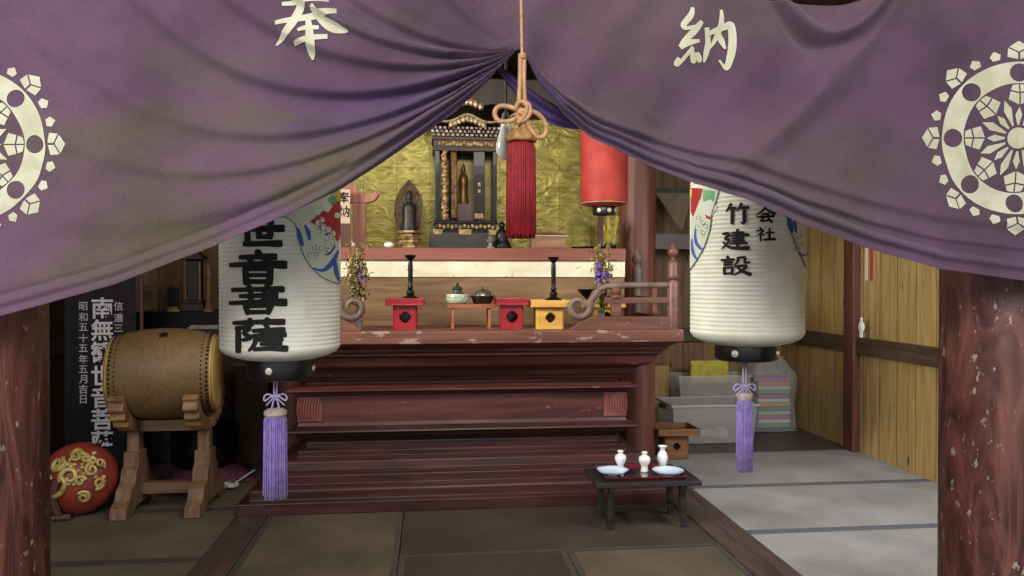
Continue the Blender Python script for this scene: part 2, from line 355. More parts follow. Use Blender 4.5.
def mat_thing(x0, x1, y0, y1, m, band, label, along):
    t = thing('tatami_mat', label, 'tatami mat', ((x0+x1)/2, (y0+y1)/2, -0.0326), 0, None)
    w, h = (x1-x0)/2-0.003, (y1-y0)/2-0.003
    MB().box(-w, w, -h, h, 0, 0.03).build('woven_surface', m, t, bevel=0.003)
    for s in (-1, 1):
        b = MB()
        if along == 'x': b.box(-w, w, s*h-(0.034 if s > 0 else 0), s*h+(0.034 if s < 0 else 0), 0.0302, 0.0325)
        else: b.box(s*w-(0.034 if s > 0 else 0), s*w+(0.034 if s < 0 else 0), -h, h, 0.0302, 0.0325)
        b.build('border', band, t)
    return t
mat_thing(-1.03, -0.17, 3.2, 5.02, M_tat, M_band, 'ribbed brown tatami mat in front of the left half of the altar', 'y')
mat_thing(-0.17, 1.64, 4.15, 5.02, M_tat2, M_band, 'dark brown tatami mat under the small black offering table', 'x')
mat_thing(-0.17, 0.755, 2.35, 4.15, M_tat2, M_band, 'brown tatami mat at the bottom edge, middle of the three along it', 'y')
mat_thing(0.755, 1.64, 2.35, 4.15, M_tat, M_band, 'brown ribbed tatami mat at the bottom edge beside the right floor sill', 'y')
mat_thing(-1.03, -0.17, 1.4, 3.2, M_tat, M_band, 'brown tatami mat nearest the entrance', 'y')
ya_, yb_2, yc_ = G(780, 454).y, G(780, 484.5).y, G(780, 531).y
mat_thing(1.885, XR, yb_2, 6.42, M_tat3, M_bandg, 'grey tatami mat farthest back on the right, before the storage box', 'x')
mat_thing(1.885, XR, yc_, yb_2, M_tat3, M_bandg, 'grey tatami mat on the right, middle one of the row along the board wall', 'x')
mat_thing(1.885, XR, yc_-0.95, yc_, M_tat3, M_bandg, 'grey tatami mat at the lower right beside the round pillar', 'x')
yl = G(120, 562).y
mat_thing(XL, -1.235, yl, yl+0.92, M_tatl, M_band, 'tan tatami mat under the drum stand', 'x')
mat_thing(XL, -1.235, yl-0.92, yl, M_tatl, M_band, 'tan tatami mat at the lower left corner beside the round pillar', 'x')
mat_thing(XL, -1.235, yl+0.92, 6.5, M_tatl, M_band, 'dim tatami mat behind the drum under the cushion', 'x')

# ------------------------------------------------------------------ the altar
AX = W(468, 400, 5.0).x; YF = 4.98
altar = thing('altar', 'large red-brown stepped altar with layered mouldings and a worn wooden top', 'altar', (AX, YF, 0))
HB = 1.473
def altar_rings(name, prof, m, parent, bevel=0.0):
    """mitred mouldings: (half width, z) rings; the front recedes as much as the sides; back flat"""
    b = MB(); vs = []; yb = 1.1
    for hw, z in prof:
        o = HB - hw
        vs += [(-hw, o, z), (hw, o, z), (hw, yb, z), (-hw, yb, z)]
    n = len(prof); fs = [(4*i+k, 4*i+(k+1) % 4, 4*(i+1)+(k+1) % 4, 4*(i+1)+k) for i in range(n-1) for k in range(4)]
    fs += [(3, 2, 1, 0), (4*n-4, 4*n-3, 4*n-2, 4*n-1)]
    b.add(vs, fs); return b.build(name, m, parent, bevel=bevel, seg=2)
altar_rings('plinth', [(1.473, 0.0), (1.473, .074), (1.411, .078), (1.411, .135), (1.40, .147), (1.33, .155), (1.33, .212), (1.31, .224),
    (1.245, .228), (1.238, .280), (1.225, .291), (1.15, .295), (1.15, .335), (1.125, .347), (1.10, .350), (1.098, .385), (1.085, .395)], M_altd, altar, 0.004)
altar_rings('lower_ledge', [(1.085, .395), (1.10, .415), (1.14, .428), (1.15, .45), (1.20, .462), (1.212, .472), (1.205, .482), (1.15, .505), (1.14, .53)], M_altd, altar, 0.002)
altar_rings('recessed_panel', [(1.135, .53), (1.135, .71)], M_alt, altar)
altar_rings('upper_ledge', [(1.12, .71), (1.16, .718), (1.165, .735), (1.205, .742), (1.218, .752), (1.21, .762), (1.15, .782)], M_alt, altar, 0.002)
altar_rings('upper_mouldings', [(1.10, .782), (1.10, .805), (1.14, .812), (1.145, .835), (1.19, .845), (1.20, .862), (1.205, .885), (1.235, .905), (1.29, .922),
    (1.30, .935), (1.31, .962), (1.32, .985), (1.345, 1.0), (1.345, 1.018), (1.375, 1.028), (1.38, 1.05), (1.41, 1.065), (1.42, 1.082)], M_alt, altar, 0.003)
altar_rings('table_slab', [(1.45, 1.085), (1.462, 1.09), (1.462, 1.165), (1.455, 1.172)], M_slab, altar, 0.006)
for s in (-1, 1):                       # fluted scroll corners of the panel
    b = MB()
    for k in range(8):
        x = s*(1.135 - 0.018 - k*0.019)
        pts = [(x + s*(0.030*math.sin(a)), -0.004, 0.62 - 0.083*math.cos(a)) for a in [PI*j/12 for j in range(13)]]
        b.tube([(p[0], HB-1.135 + p[1], p[2]) for p in pts], 0.010, 6)
    b.box(min(s*0.985, s*1.15), max(s*0.985, s*1.15), HB-1.135-0.006, HB-1.135+0.04, .535, .705)
    b.build('fluted_scroll', mat('scroll_lacquer', '6d3a38', '83504a', rough=0.35, scale=8), altar, smooth=60)
# back tier
YT = 5.66; xl, xr = W(290, 255, YT).x, W(625, 255, YT).x
tier = thing('altar_shelf', 'raised rear shelf of the altar with a red-brown edge board and peeling white panel', 'shelf', ((xl+xr)/2, YT, 1.172))
hw = (xr-xl)/2; tz = 1.745-1.172
MB().box(-hw, hw, -0.03, 0.58, tz-0.09, tz).build('edge_board', M_tierb, tier, bevel=0.004)
MB().box(-hw, hw, 0.0, 0.03, tz-0.215, tz-0.09).build('white_panel', M_tierw, tier)
MB().box(-hw, hw, 0.015, 0.045, 0.0, tz-0.215).build('lower_board', M_tierl, tier)
# gilded wall behind
struct(MB().box(-1.0, 1.66, 6.30, 6.36, 0.0, 3.0).build('gilded_wall', M_gold))

def cam_side(o): return o
# --- altar rails
M_railw = wood('altar_rail_wood', '5d3a30', '7d5244', 'x', rough=0.42, c3='9a8680', chip=0.66)
M_scr = mat('grey_scroll_wood', '5a4842', '7d6a60', rough=0.5, scale=8, bump=0.3)
def post(parent, x, y, z0, z1, r, m, fin_r=None):
    f = fin_r or r; h = f
    p = MB().lathe([(r, z0), (r, z1), (r*0.9, z1+0.01)], 24).build('post', m, parent, smooth=True, loc=(x, y, 0))
    MB().lathe([(f*0.75, z1), (f*0.55, z1+0.5*h), (f*0.98, z1+0.9*h), (f*1.05, z1+1.1*h), (f*0.98, z1+1.4*h), (f*0.9, z1+3.6*h), (f*0.75, z1+4.0*h), (f*0.4, z1+4.3*h), (f*0.4, z1+4.55*h),
                (f*0.8, z1+4.9*h), (f*0.98, z1+5.5*h), (f*0.85, z1+6.1*h), (f*0.4, z1+6.7*h), (0.0, z1+7.3*h)], 24).build('finial', m, p, smooth=True)
    return p
def altar_rail(name, mirror, label, base, full=True):
    """rail along the front edge from the corner post inwards, ending in a scroll; then back along the side"""
    t = thing(name, label, 'railing', base)
    s = mirror
    L0 = 0.0
    def X(px): return px
    xe = -s*0.66      # scroll end (towards the middle)
    # base board with stepped toe
    poly = [(0.03*s, 0), (xe - s*0.06, 0), (xe - s*0.03, 0.02), (xe + s*0.0, 0.045), (xe + s*0.05, 0.07), (xe+s*0.1, 0.085), (0.03*s, 0.085)]
    MB().prism(poly, -0.03, 0.03).build('base_rail', M_railw, t, bevel=0.004)
    MB().box(min(0, xe+s*0.18), max(0, xe+s*0.18), -0.02, 0.02, 0.175, 0.215).build('middle_rail', M_railw, t, bevel=0.004)
    pts = [(0, 0, 0.30)] + [(-s*0.2, 0, 0.300), (-s*0.36, 0, 0.298), (xe+s*0.20, 0, 0.290), (xe+s*0.15, 0, 0.275), (xe+s*0.12, 0, 0.245), (xe+s*0.095, 0, 0.20)]
    cx, cz, R = xe + s*0.002, 0.155, 0.086
    for k in range(22):
        a = 0.35 - k*0.33; rr = R*(1 - k*0.031)
        pts.append((cx + s*rr*math.cos(a), 0, cz + rr*math.sin(a)))
    rad = [0.022]*5 + [0.026]*2 + [0.027 - 0.0006*k for k in range(22)]
    MB().tube(smooth_pts(pts, 2), [rad[min(i//2, len(rad)-1)] for i in range(2*len(pts)-1)], 10).build('scroll_rail', M_scr, t, smooth='all')
    for px in (-s*0.40,):
        MB().box(px-0.034, px+0.034, -0.022, 0.022, 0.085, 0.175).build('strut', M_railw, t, bevel=0.006)
        MB().lathe([(0.04, 0.215), (0.04, 0.225), (0.028, 0.235), (0.04, 0.25), (0.04, 0.265), (0.03, 0.275), (0.03, 0.285)], 16, T(px, 0, 0)).build('collar', M_railw, t, smooth=True)
    post(t, 0.0, 0.0, 0.0, 0.315, 0.041, M_railw, 0.038)
    # side run going back
    MB().box(-0.018, 0.018, 0.02, 0.88, 0.285, 0.315).build('side_top_rail', M_scr, t, bevel=0.006)
    MB().box(-0.018, 0.018, 0.02, 0.88, 0.18, 0.21).build('side_middle_rail', M_railw, t, bevel=0.005)
    MB().box(-0.025, 0.025, 0.02, 0.88, 0.0, 0.08).build('side_base_rail', M_railw, t, bevel=0.005)
    MB().box(-0.02, 0.02, 0.42, 0.46, 0.08, 0.285).build('strut', M_railw, t, bevel=0.005)
    post(t, 0.0, 0.90, 0.0, 0.26, 0.040, M_scr, 0.045)
    return t
bR = W(673, 330, 5.06); bR.z = 1.172
altar_rail('altar_railing', 1, 'red-brown altar railing with scroll end and onion-topped posts, right of the flowers', bR)
bL = Vector((2*AX - bR.x + 0.0, 5.06, 1.172))
altar_rail('altar_railing', -1, 'altar railing with scroll end half hidden by the left lantern', bL)

# --- offering stands (box with a flat tray)
def offering_stand(label, m, base, w, h, tw, th=0.05, hole=0.025, group=None, rz=0):
    t = thing('offering_stand', label, 'offering stand', base, rz, group)
    hw2 = w/2; d2 = w/2*0.9; b = MB()
    # octagonal body with a cut round window on the front
    c = 0.012
    poly = [(-hw2+c, -d2), (hw2-c, -d2), (hw2, -d2+c), (hw2, d2-c), (hw2-c, d2), (-hw2+c, d2), (-hw2, d2-c), (-hw2, -d2+c)]
    n = 8; z0, z1 = 0, h-th
    vs = [(x, y, z0) for x, y in poly] + [(x, y, z1) for x, y in poly]
    fs = [(i, (i+1) % n, (i+1) % n+n, i+n) for i in range(1, n)]
    b.add(vs, fs + [tuple(range(n, 2*n))])
    # front face with hole: ring of faces
    K = 24; cz = (z0+z1)*0.52; ov = []; iv = []
    for k in range(K):
        a = 2*PI*k/K + PI/4; ca, sa = math.cos(a), math.sin(a)
        q = 1/max(abs(ca), abs(sa)); ov.append((ca*q*(hw2-c), -d2, (cz + sa*q*(z1-cz)) if sa > 0 else (cz + sa*q*(cz-z0))))
        hr = hole*(1 + 0.16*abs(math.cos(2*a)))
        iv.append((ca*hr, -d2, cz + sa*hr))
    iv2 = [(x, y+0.012, z) for x, y, z in iv]
    b.add(ov+iv+iv2, [(k, (k+1) % K, K+(k+1) % K, K+k) for k in range(K)] + [(K+k, K+(k+1) % K, 2*K+(k+1) % K, 2*K+k) for k in range(K)])
    b.build('body', m, t)
    tb = MB(); q = tw/2; tb.box(-q, q, -q*0.9, q*0.9, z1, z1+0.012)
    for x0, x1, y0, y1 in ((-q, q, -q*.9, -q*.9+.008), (-q, q, q*.9-.008, q*.9), (-q, -q+.008, -q*.9, q*.9), (q-.008, q, -q*.9, q*.9)):
        tb.box(x0, x1, y0, y1, z1+0.008, h)
    tb.build('tray', m, t, bevel=0.003)
    return t
YS = 5.22
def on_altar(px, Y=YS, z=1.172):
    v = W(px, 328, Y); v.z = z; return v
s = S(on_altar(405))
offering_stand('red lacquered offering stand carrying the left black candlestick', M_red, on_altar(405.5), 24*s, 31*s, 38*s, 7*s, 5*s)
offering_stand('red lacquered offering stand between the dark lidded bowl and the yellow stand', M_red, on_altar(511, 5.2), 23*s, 31*s, 34*s, 7*s, 5.2*s)
offering_stand('yellow wooden offering stand carrying the right black candlestick', M_yel, on_altar(548.5), 28*s, 29*s, 42*s, 7*s, 4.5*s)
offering_stand('yellow wooden offering stand behind the scroll of the right railing', M_yel, on_altar(604, 5.48), 30*s, 27*s, 40*s, 7*s, 4.5*s)
# candlesticks
def candlestick(label, base, H):
    t = thing('candlestick', label, 'candlestick', base, 0, 'black candlesticks on the altar')
    k = H/0.34
    MB().lathe([(r*k*1.22, z*k) for r, z in [(.056,0),(.056,.012),(.05,.018),(.052,.03),(.046,.045),(.026,.056),(.018,.064),(.024,.074),(.022,.088),(.012,.098),(.0165,.108),(.0165,.122),(.011,.13),
        (.013,.16),(.0135,.2),(.0145,.25),(.012,.292),(.011,.30),(.018,.305)]], 28).build('stem', M_blk, t, smooth=50)
    MB().lathe([(r*k, z*k) for r, z in [(.012,.303),(.022,.31),(.036,.325),(.042,.34),(.039,.34),(.02,.322),(.004,.318),(.0025,.35),(.0,.352)]], 24).build('drip_pan', M_blk, t, smooth=50)
    return t
candlestick('tall black candlestick standing on the red offering stand', on_altar(410.5, 5.22, 1.172+25.5*s), 48.5*s)
candlestick('tall black candlestick standing on the yellow offering stand', on_altar(553.5, 5.22, 1.172+23.5*s), 49*s)
# low table with censer and bowl
tb = thing('low_table', 'small low brown table holding the pale censer and dark lidded bowl', 'table', on_altar(470.5, 5.26))
M_orw = wood('orange_wood', '8a4f34', 'a9684a', 'x')
hw = 23.5*s
MB().box(-hw, hw, -0.10, 0.10, 21*s, 25*s).build('table_top', M_orw, tb, bevel=0.003)
for x in (-1, 1):
    for y in (-1, 1): MB().box(x*(hw-0.035)-0.008, x*(hw-0.035)+0.008, y*0.075-0.008, y*0.075+0.008, 0, 21*s).build('leg', M_orw, tb)
tz0 = 1.172+25*s
cn = thing('incense_censer', 'pale green ceramic censer with a dark pointed lid on the low table', 'censer', on_altar(457.5, 5.24, tz0))
M_cel = mat('celadon_glaze', 'a5b99a', 'bccbb0', rough=0.2, scale=12, coat=0.3)
MB().lathe([(8*s,0),(10.5*s,2*s),(12*s,5*s),(11.5*s,8*s),(11*s,10*s),(9*s,10*s)], 28).build('bowl', M_cel, cn, smooth=True)
gb = MB(); 
for k in range(9):
    a0 = 2*PI*k/9; gb.tube([(11.9*s*math.cos(a0+j*0.08), 11.9*s*math.sin(a0+j*0.08), (8.2 - 1.6*math.sin(PI*j/8.7))*s) for j in range(9)], 0.0012, 4)
gb.build('painted_garland', M_blk2, cn)
MB().lathe([(6.5*s,10*s),(6.5*s,11*s),(4.5*s,11.5*s),(4.3*s,14*s),(6*s,15*s),(5*s,16.5*s),(2.5*s,18*s),(1.3*s,19.2*s),(1.6*s,20*s),(0.6*s,21.5*s),(0,22*s)], 24).build('lid', mat('bronze_lid', '3d3c30', '585643', rough=0.4, metal=0.5, scale=20), cn, smooth=True)
bw = thing('lidded_bowl', 'dark brown lidded bowl with pierced cover on the low table', 'bowl', on_altar(482.5, 5.27, tz0))
M_brz = mat('dark_bronze', '2a211c', '43352b', rough=0.35, metal=0.5, scale=20)
MB().lathe([(8*s,0),(10*s,2*s),(11*s,5.5*s),(12.5*s,7.5*s),(12.5*s,8.3*s),(10*s,8.3*s)], 28).build('bowl', M_brz, bw, smooth=True)
MB().lathe([(10.2*s,8.3*s),(9.5*s,11*s),(6.5*s,14*s),(2.5*s,15.4*s),(1*s,15.6*s),(1.4*s,16.8*s),(0,17.6*s)], 28, fn=lambda r, z, a: r*(1+0.03*math.cos(12*a))).build('lid', mat('pierced_lid', '4a4540', '8a8580', rough=0.3, metal=0.6, scale=60), bw, smooth=True)
# black bowl at the yellow stand
MBl = MB().lathe([(.03,0),(.036,.006),(.034,.014),(.055,.03),(.09,.075),(.094,.082),(.088,.08),(.05,.036),(.0,.026)], 28)
o = MBl.build('black_bowl', M_blk, loc=on_altar(590, 5.46, 1.172+27*s+0.003), smooth=50); tag(o, 'open black lacquer bowl on the yellow stand behind the scroll rail', 'bowl')
# vases of dried flowers
M_dry = mat('dried_leaf', '6a5a30', 'b09c60', rough=0.8, scale=30); M_dry2 = mat('dried_stem', '4e4224', '6a5c34', rough=0.8)
M_vio = mat('violet_petal', '5a3a9a', '7d5cc0', rough=0.7, scale=20)
def vase_flowers(label, base, H, seed, vase_m, lean=0.0, vio=14, spread=0.05):
    rnd = random.Random(seed); t = thing('flower_vase', label, 'vase of flowers', base)
    MB().lathe([(.03,0),(.034,.01),(.026,.03),(.03,.07),(.022,.11),(.026,.13),(.032,.14),(.026,.138),(.018,.11),(.0,.1)], 24).build('vase', vase_m, t, smooth=50)
    st = MB(); lf = MB(); vi = MB()
    for k in range(15):
        a = rnd.random()*2*PI; q = spread*rnd.uniform(0.2, 1); top = H*rnd.uniform(0.6, 1.0)
        p0 = Vector((0, 0, 0.10)); p2 = Vector((q*math.cos(a)+lean*top, q*math.sin(a), top)); p1 = (p0+p2)/2 + Vector((rnd.uniform(-.02,.02), rnd.uniform(-.02,.02), 0))
        pts = smooth_pts([tuple(p0), tuple(p1), tuple(p2)], 5); st.tube(pts, 0.003, 5)
        for j in range(22):
            f = rnd.uniform(0.28, 1.0); i = int(f*(len(pts)-1)); c = Vector(pts[i])
            sz = rnd.uniform(0.02, 0.042); mx = Matrix.Translation(c + Vector((rnd.uniform(-.028,.028), rnd.uniform(-.028,.028), rnd.uniform(-.01,.01)))) @ Matrix.Rotation(rnd.random()*6, 4, 'Z') @ Matrix.Rotation(rnd.random()*6, 4, 'X') 
            # curled leaf
            lf.add([(0,0,0),(sz*.35,sz*.4,sz*.2),(0,sz*.5,-sz*.05),(-sz*.35,sz*.4,sz*.25),(sz*.2,sz*1.0,-sz*.1),(-sz*.2,sz*1.0,-sz*.1),(0,sz*1.35,sz*.1)], [(0,1,2),(0,2,3),(1,4,2),(2,5,3),(2,4,6),(2,6,5)], mx)
    for k in range(vio):
        c = Vector((rnd.uniform(-.045,.03)+lean*H*.5, rnd.uniform(-.05,.0), H*rnd.uniform(.42,.72)))
        for j in range(5):
            mx = Matrix.Translation(c) @ Matrix.Rotation(2*PI*j/5, 4, 'Y') @ Matrix.Rotation(0.5, 4, 'X')
            vi.add([(0,0,0),(.008,-.002,.009),(.006,-.004,.019),(0,-.005,.024),(-.006,-.004,.019),(-.008,-.002,.009)], [(0,1,2,3),(0,3,4,5)], mx)
    st.build('stems', M_dry2, t); tag(lf.build('leaves', M_dry, t), kind='stuff'); tag(vi.build('petals', M_vio, t), kind='stuff')
    return t
M_glass = mat('clear_glass', 'e8f0ee', rough=0.05, trans=0.9)
vase_flowers('slim vase of brown dried flowers beside the left lantern', on_altar(358.5, 5.22, 1.172), 0.62, 3, M_glass, 0.0, 9, 0.07)
vase_flowers('vase of withered flowers with violet blooms behind the right railing', on_altar(601, 5.16, 1.172), 0.62, 5, M_glass, 0.02, 22, 0.085)
# carved bracket base by the left lantern (dark ornament under the vase)
# ------------------------------------------------------------------ on the raised shelf
ZT = 1.745
def on_tier(px, Y=5.85, z=ZT):
    v = W(px, 248, Y); v.z = z; return v
# boat-shaped halo with standing figure
st = on_tier(409, 5.86); k = S(st)
b = thing('halo_statue', 'small standing figure before a pointed dark halo on a gilt pedestal', 'statue', st)
ped = MB()
for (r, z0, z1) in ((17, 0, 3), (14.5, 3, 5), (12, 5, 9), (13, 9, 11), (10, 11, 15), (12.5, 15, 18)):
    ped.lathe([(r*k*.94, z0*k), (r*k, (z0*.7+z1*.3)*k), (r*k*.96, z1*k)], 8, T(0, 0, 0, PI/8))
ped.build('pedestal', M_gm, b, bevel=0.003)
hl = [];
for j in range(17):
    f = j/16; w = 13.5*math.sin(PI*min(1, (0.18+0.82*f)))**0.75 if f < 1 else 0
    hl.append((w*k, (14 + 54*f)*k))
hl = smooth_pts([(9.5*k, 14*k), (13*k, 26*k), (14.2*k, 38*k), (12.6*k, 50*k), (8.4*k, 59*k), (3.6*k, 65*k), (0, 69*k)], 4)
outl = hl + [(-x, z) for x, z in reversed(hl[:-1])]
inn = [(x*0.8, (z-36*k)*0.84+36*k) for x, z in outl]
hb = MB().prism(outl, 0.02, 0.05).build('halo', mat('dark_gilt', '2a2016', '4c3c22', rough=0.5, metal=0.4, scale=30, bump=0.5), b)
rg = MB(); n = len(outl)
rg.tube([(x, 0.018, z) for x, z in outl + [outl[0]]], 0.006, 6); rg.tube([(x, 0.018, z) for x, z in inn + [inn[0]]], 0.004, 6)
for j in range(26):
    x, z = [(a+c)/2 for a, c in zip(outl[(j*n//26) % n], inn[(j*n//26) % n])]; rg.sphere((x, 0.018, z), 0.007, 8, 5)
rg.tube([(8*k*math.cos(a), 0.016, 50*k+8*k*math.sin(a)) for a in [2*PI*i/24 for i in range(25)]], 0.005, 6)
rg.build('halo_rim', mat('halo_gilt', '3c2e1c', '64502e', rough=0.45, metal=0.4, scale=40), hb)
MB().lathe([(7.5*k,18*k),(8*k,22*k),(6.5*k,30*k),(6.8*k,37*k),(7*k,42*k),(5*k,45*k),(2.2*k,46.5*k),(2*k,48*k),(3*k,50*k),(3.2*k,52.5*k),(2.4*k,55*k),(1.4*k,56.5*k),(1.2*k,58*k),(0,59*k)], 20,
    T(0, -0.005, 0), fn=lambda r, z, a: r*(1+0.05*math.cos(9*a))*(1 - 0.25*abs(math.sin(a)))).build('figure', mat('dark_figure', '14110e', '2a241a', rough=0.45, scale=10), b, smooth=60)
# lacquer shrine cabinet (zushi)
zs = on_tier(467, 5.93); k = S(zs)
z = thing('shrine_cabinet', 'black lacquer shrine cabinet with carved gilt roof and open doors', 'shrine', zs)
MB().box(-37*k, 33*k, -0.02, 0.30, 0, 17*k).build('base_box', M_blk2, z, bevel=0.004)
MB().box(-33*k, 31*k, 0.0, 0.28, 17*k, 20*k).box(-31*k, 29*k, 0.005, 0.27, 20*k, 26*k).box(-33*k, 31*k, 0.0, 0.28, 26*k, 29*k).build('plinth', M_blk, z, bevel=0.003)
g = MB()
for i in range(14): g.sphere((-27*k+i*4.1*k, 0.003, (23+0.6*(-1)**i)*k), (1.8*k, 0.008, 2.1*k), 8, 6)
for x, w in ((-29, 5), (-2, 7), (26, 5)):
    g.add(*(lambda m: (m.v, m.f))(MB().prism([((x-w)*k, 20*k), ((x-w*.8)*k, 15*k), ((x+w*.8)*k, 15*k), ((x+w)*k, 20*k)], -0.024, -0.018)))
g.build('gilt_fittings', M_gm, z)
MB().box(-32*k, 30*k, 0.22, 0.26, 29*k, 100*k).build('back_panel', mat('shrine_inner_gold', '4e4420', '6d6030', rough=0.4, metal=0.5, scale=10), z)
for x0, x1 in ((-32, -27), (26, 30)): MB().box(x0*k, x1*k, 0.0, 0.24, 29*k, 100*k).build('side_wall', M_blk, z, bevel=0.003)
for sx in (-1, 1):                       # carved gilt columns
    cx = -22*k if sx < 0 else 22.5*k; c = MB()
    c.tube([(cx, 0.0, 30*k), (cx, 0.0, 98*k)], 2.2*k, 10)
    c.tube([(cx + 3.0*k*math.cos(i*0.55), 0.0 + 2.6*k*math.sin(i*0.55)-0.005, (30 + i*0.85)*k) for i in range(80)], 1.1*k, 6)
    for i in range(8): c.sphere((cx+0.5*k*(-1)**i, -0.016, (34+i*8)*k), (3.0*k, 0.01, 3.0*k), 8, 6)
    if sx < 0: c.build('carved_column', M_gm, z, smooth=60)
for x0, x1, nm, rz in ((-17, -9, 'door', 0.55), (7, 18, 'door', -0.4)):
    w = (x1-x0)*k; dr = MB().box(0, w, -0.008, 0.008, 30*k, 99*k).build(nm, M_blk, z, bevel=0.002, loc=(x0*k, 0.02, 0), rot=(0, 0, rz if x0 < 0 else rz*0.4))
    f = MB()
    if x0 < 0:
        f.box(w*.15, w*.9, -0.0095, -0.008, 32*k, 98*k)
        for i in range(7): f.box(w*0.2, w*0.85, -0.014, -0.008, (33+i*9.3)*k, (39+i*9.3)*k)
    else:
        f.box(w*.4, w*.62, -0.012, -0.008, 63*k, 67*k); f.box(w*.4, w*.62, -0.012, -0.008, 57*k, 60*k); f.box(w*.1, w*.9, -0.012, -0.008, 31*k, 36*k)
    f.build('gilt_mount', M_gm, dr)
MB().box(-9*k, 9*k, 0.10, 0.2, 29*k, 47*k).build('inner_pedestal', mat('shrine_red_box', '3a1c18', '4d2820', rough=0.4, scale=6), z)
fg = MB().lathe([(5*k,47*k),(5.5*k,50*k),(4*k,58*k),(4.6*k,66*k),(5*k,73*k),(3.5*k,77*k),(1.5*k,78.5*k),(1.4*k,79.5*k),(2.4*k,82*k),(2*k,85*k),(1.2*k,87*k),(0,89*k)], 16, T(-3*k, 0.14, 0), fn=lambda r, q, a: r*(1+.06*math.cos(7*a)))
fg.build('inner_figure', mat('old_gilt_figure', '5a4022', '7d5c30', rough=0.4, metal=0.5, scale=12), z, smooth=60)
# lintel + brackets + roof
MB().box(-34*k, 32*k, -0.015, 0.28, 98*k, 102*k).box(-35*k, 33*k, -0.02, 0.29, 109*k, 112*k).box(-33*k, 31*k, -0.005, 0.27, 102*k, 109*k).build('lintel', wood('shrine_brown', '2b1c14', '45301f', 'x'), z, bevel=0.003)
g = MB()
for i in range(16): g.sphere((-27*k+i*3.5*k, -0.008, (105.5+0.8*math.sin(i*2))*k), (2.1*k, 0.008, 2.3*k), 8, 6)
g.build('carved_frieze', M_gm, z)
g = MB(); r2 = MB()
for row in range(3):
    for i in range(15+row):
        x = (-33-row*1.2 + i*(66+2.4*row)/(14+row))*k
        (g if (i+row) % 3 else r2).box(x-1.3*k, x+1.3*k, -0.03-row*0.02, 0.02, (112.5+row*3)*k, (114.8+row*3)*k)
g.build('bracket_rows', mat('bracket_pale', 'a89c94', '6a4038', rough=0.4, scale=30), z)
r2.build('red_bracket_rows', M_alt, z)
# curved roof with upturned centre gable
rf = MB(); secs = []
N1 = 24
for i in range(N1+1):
    x = (-46 + 92*i/N1); u = abs(x)/46
    zc = 121 + 3.5*u**3*3 + (9*math.exp(-(x/13)**2))
    secs.append((x*k, zc*k))
vs = []
for x, zc in secs:
    u = abs(x)/(46*k)
    vs += [(x, -0.13, zc), (x, -0.13, zc+2.6*k), (x*0.92, 0.0, zc + 12*k), (x*0.55, 0.14, zc*0.3+0.7*121*k+26*k), (x*0.5, 0.16, zc*0.3+0.7*121*k+24*k), (x, 0.1, zc-2*k)]
fs = [(6*i+j, 6*i+(j+1) % 6, 6*i+6+(j+1) % 6, 6*i+6+j) for i in range(N1) for j in range(6)] + [tuple(range(6)), tuple(range(6*N1+5, 6*N1-1, -1))]
rf.add(vs, fs); rfo = rf.build('roof', M_blk, z, smooth=40)
g = MB(); g.tube([(x, -0.133, zc+1.2*k) for x, zc in secs], 1.2*k, 8)
for i in range(9):
    x = (-16+4*i)*k; g.sphere((x, -0.12, (123+7*math.exp(-(x/k/13)**2)-3)*k), (2.6*k, 0.015, 3.2*k), 8, 6)
for i in range(7): g.sphere(((-14+i*4.6)*k, -0.05, (141+5*math.cos((i-3)*0.5))*k), (3.2*k, 0.03, 4.0*k), 8, 6)
g.build('roof_carving', mat('pale_gilt', '7a6444', 'c4b088', rough=0.4, metal=0.4, scale=30), rfo)
# little things on the shelf
def spire(label, px, Y, h, m, grp=None):
    p = on_tier(px, Y); k = S(p)
    return tag(MB().lathe([(4*k,0),(4*k,1.5*k),(2.2*k,2.5*k),(1.8*k,5.5*k),(3.8*k,7*k),(4.2*k,8.5*k),(2*k,9.5*k),(2.6*k,11*k),(1*k,12.2*k),(0,13*k)], 16).build('altar_ornament', m, loc=p, smooth=50), label, 'ornament')
spire('small grey pagoda-shaped ornament in front of the shrine cabinet base', 490.5, 5.72, 13, mat('pewter', '6e6a60', '8a867a', rough=0.5, scale=20))
p = on_tier(502, 5.80); k = S(p)
o = thing('seated_figure', 'small dark seated figure beside the shrine cabinet', 'statue', p)
MB().lathe([(9*k,0),(10*k,3*k),(8*k,6*k),(6*k,10*k),(6.5*k,14*k),(5*k,18*k),(2.5*k,20*k),(2.2*k,21*k)], 16, fn=lambda r,z_,a: r*(1-.25*abs(math.sin(a)))).build('body', M_blk, o, smooth=60)
MB().sphere((0,0,23.5*k), (3.2*k,3.2*k,3.8*k)).build('head', M_blk, o, smooth='all')
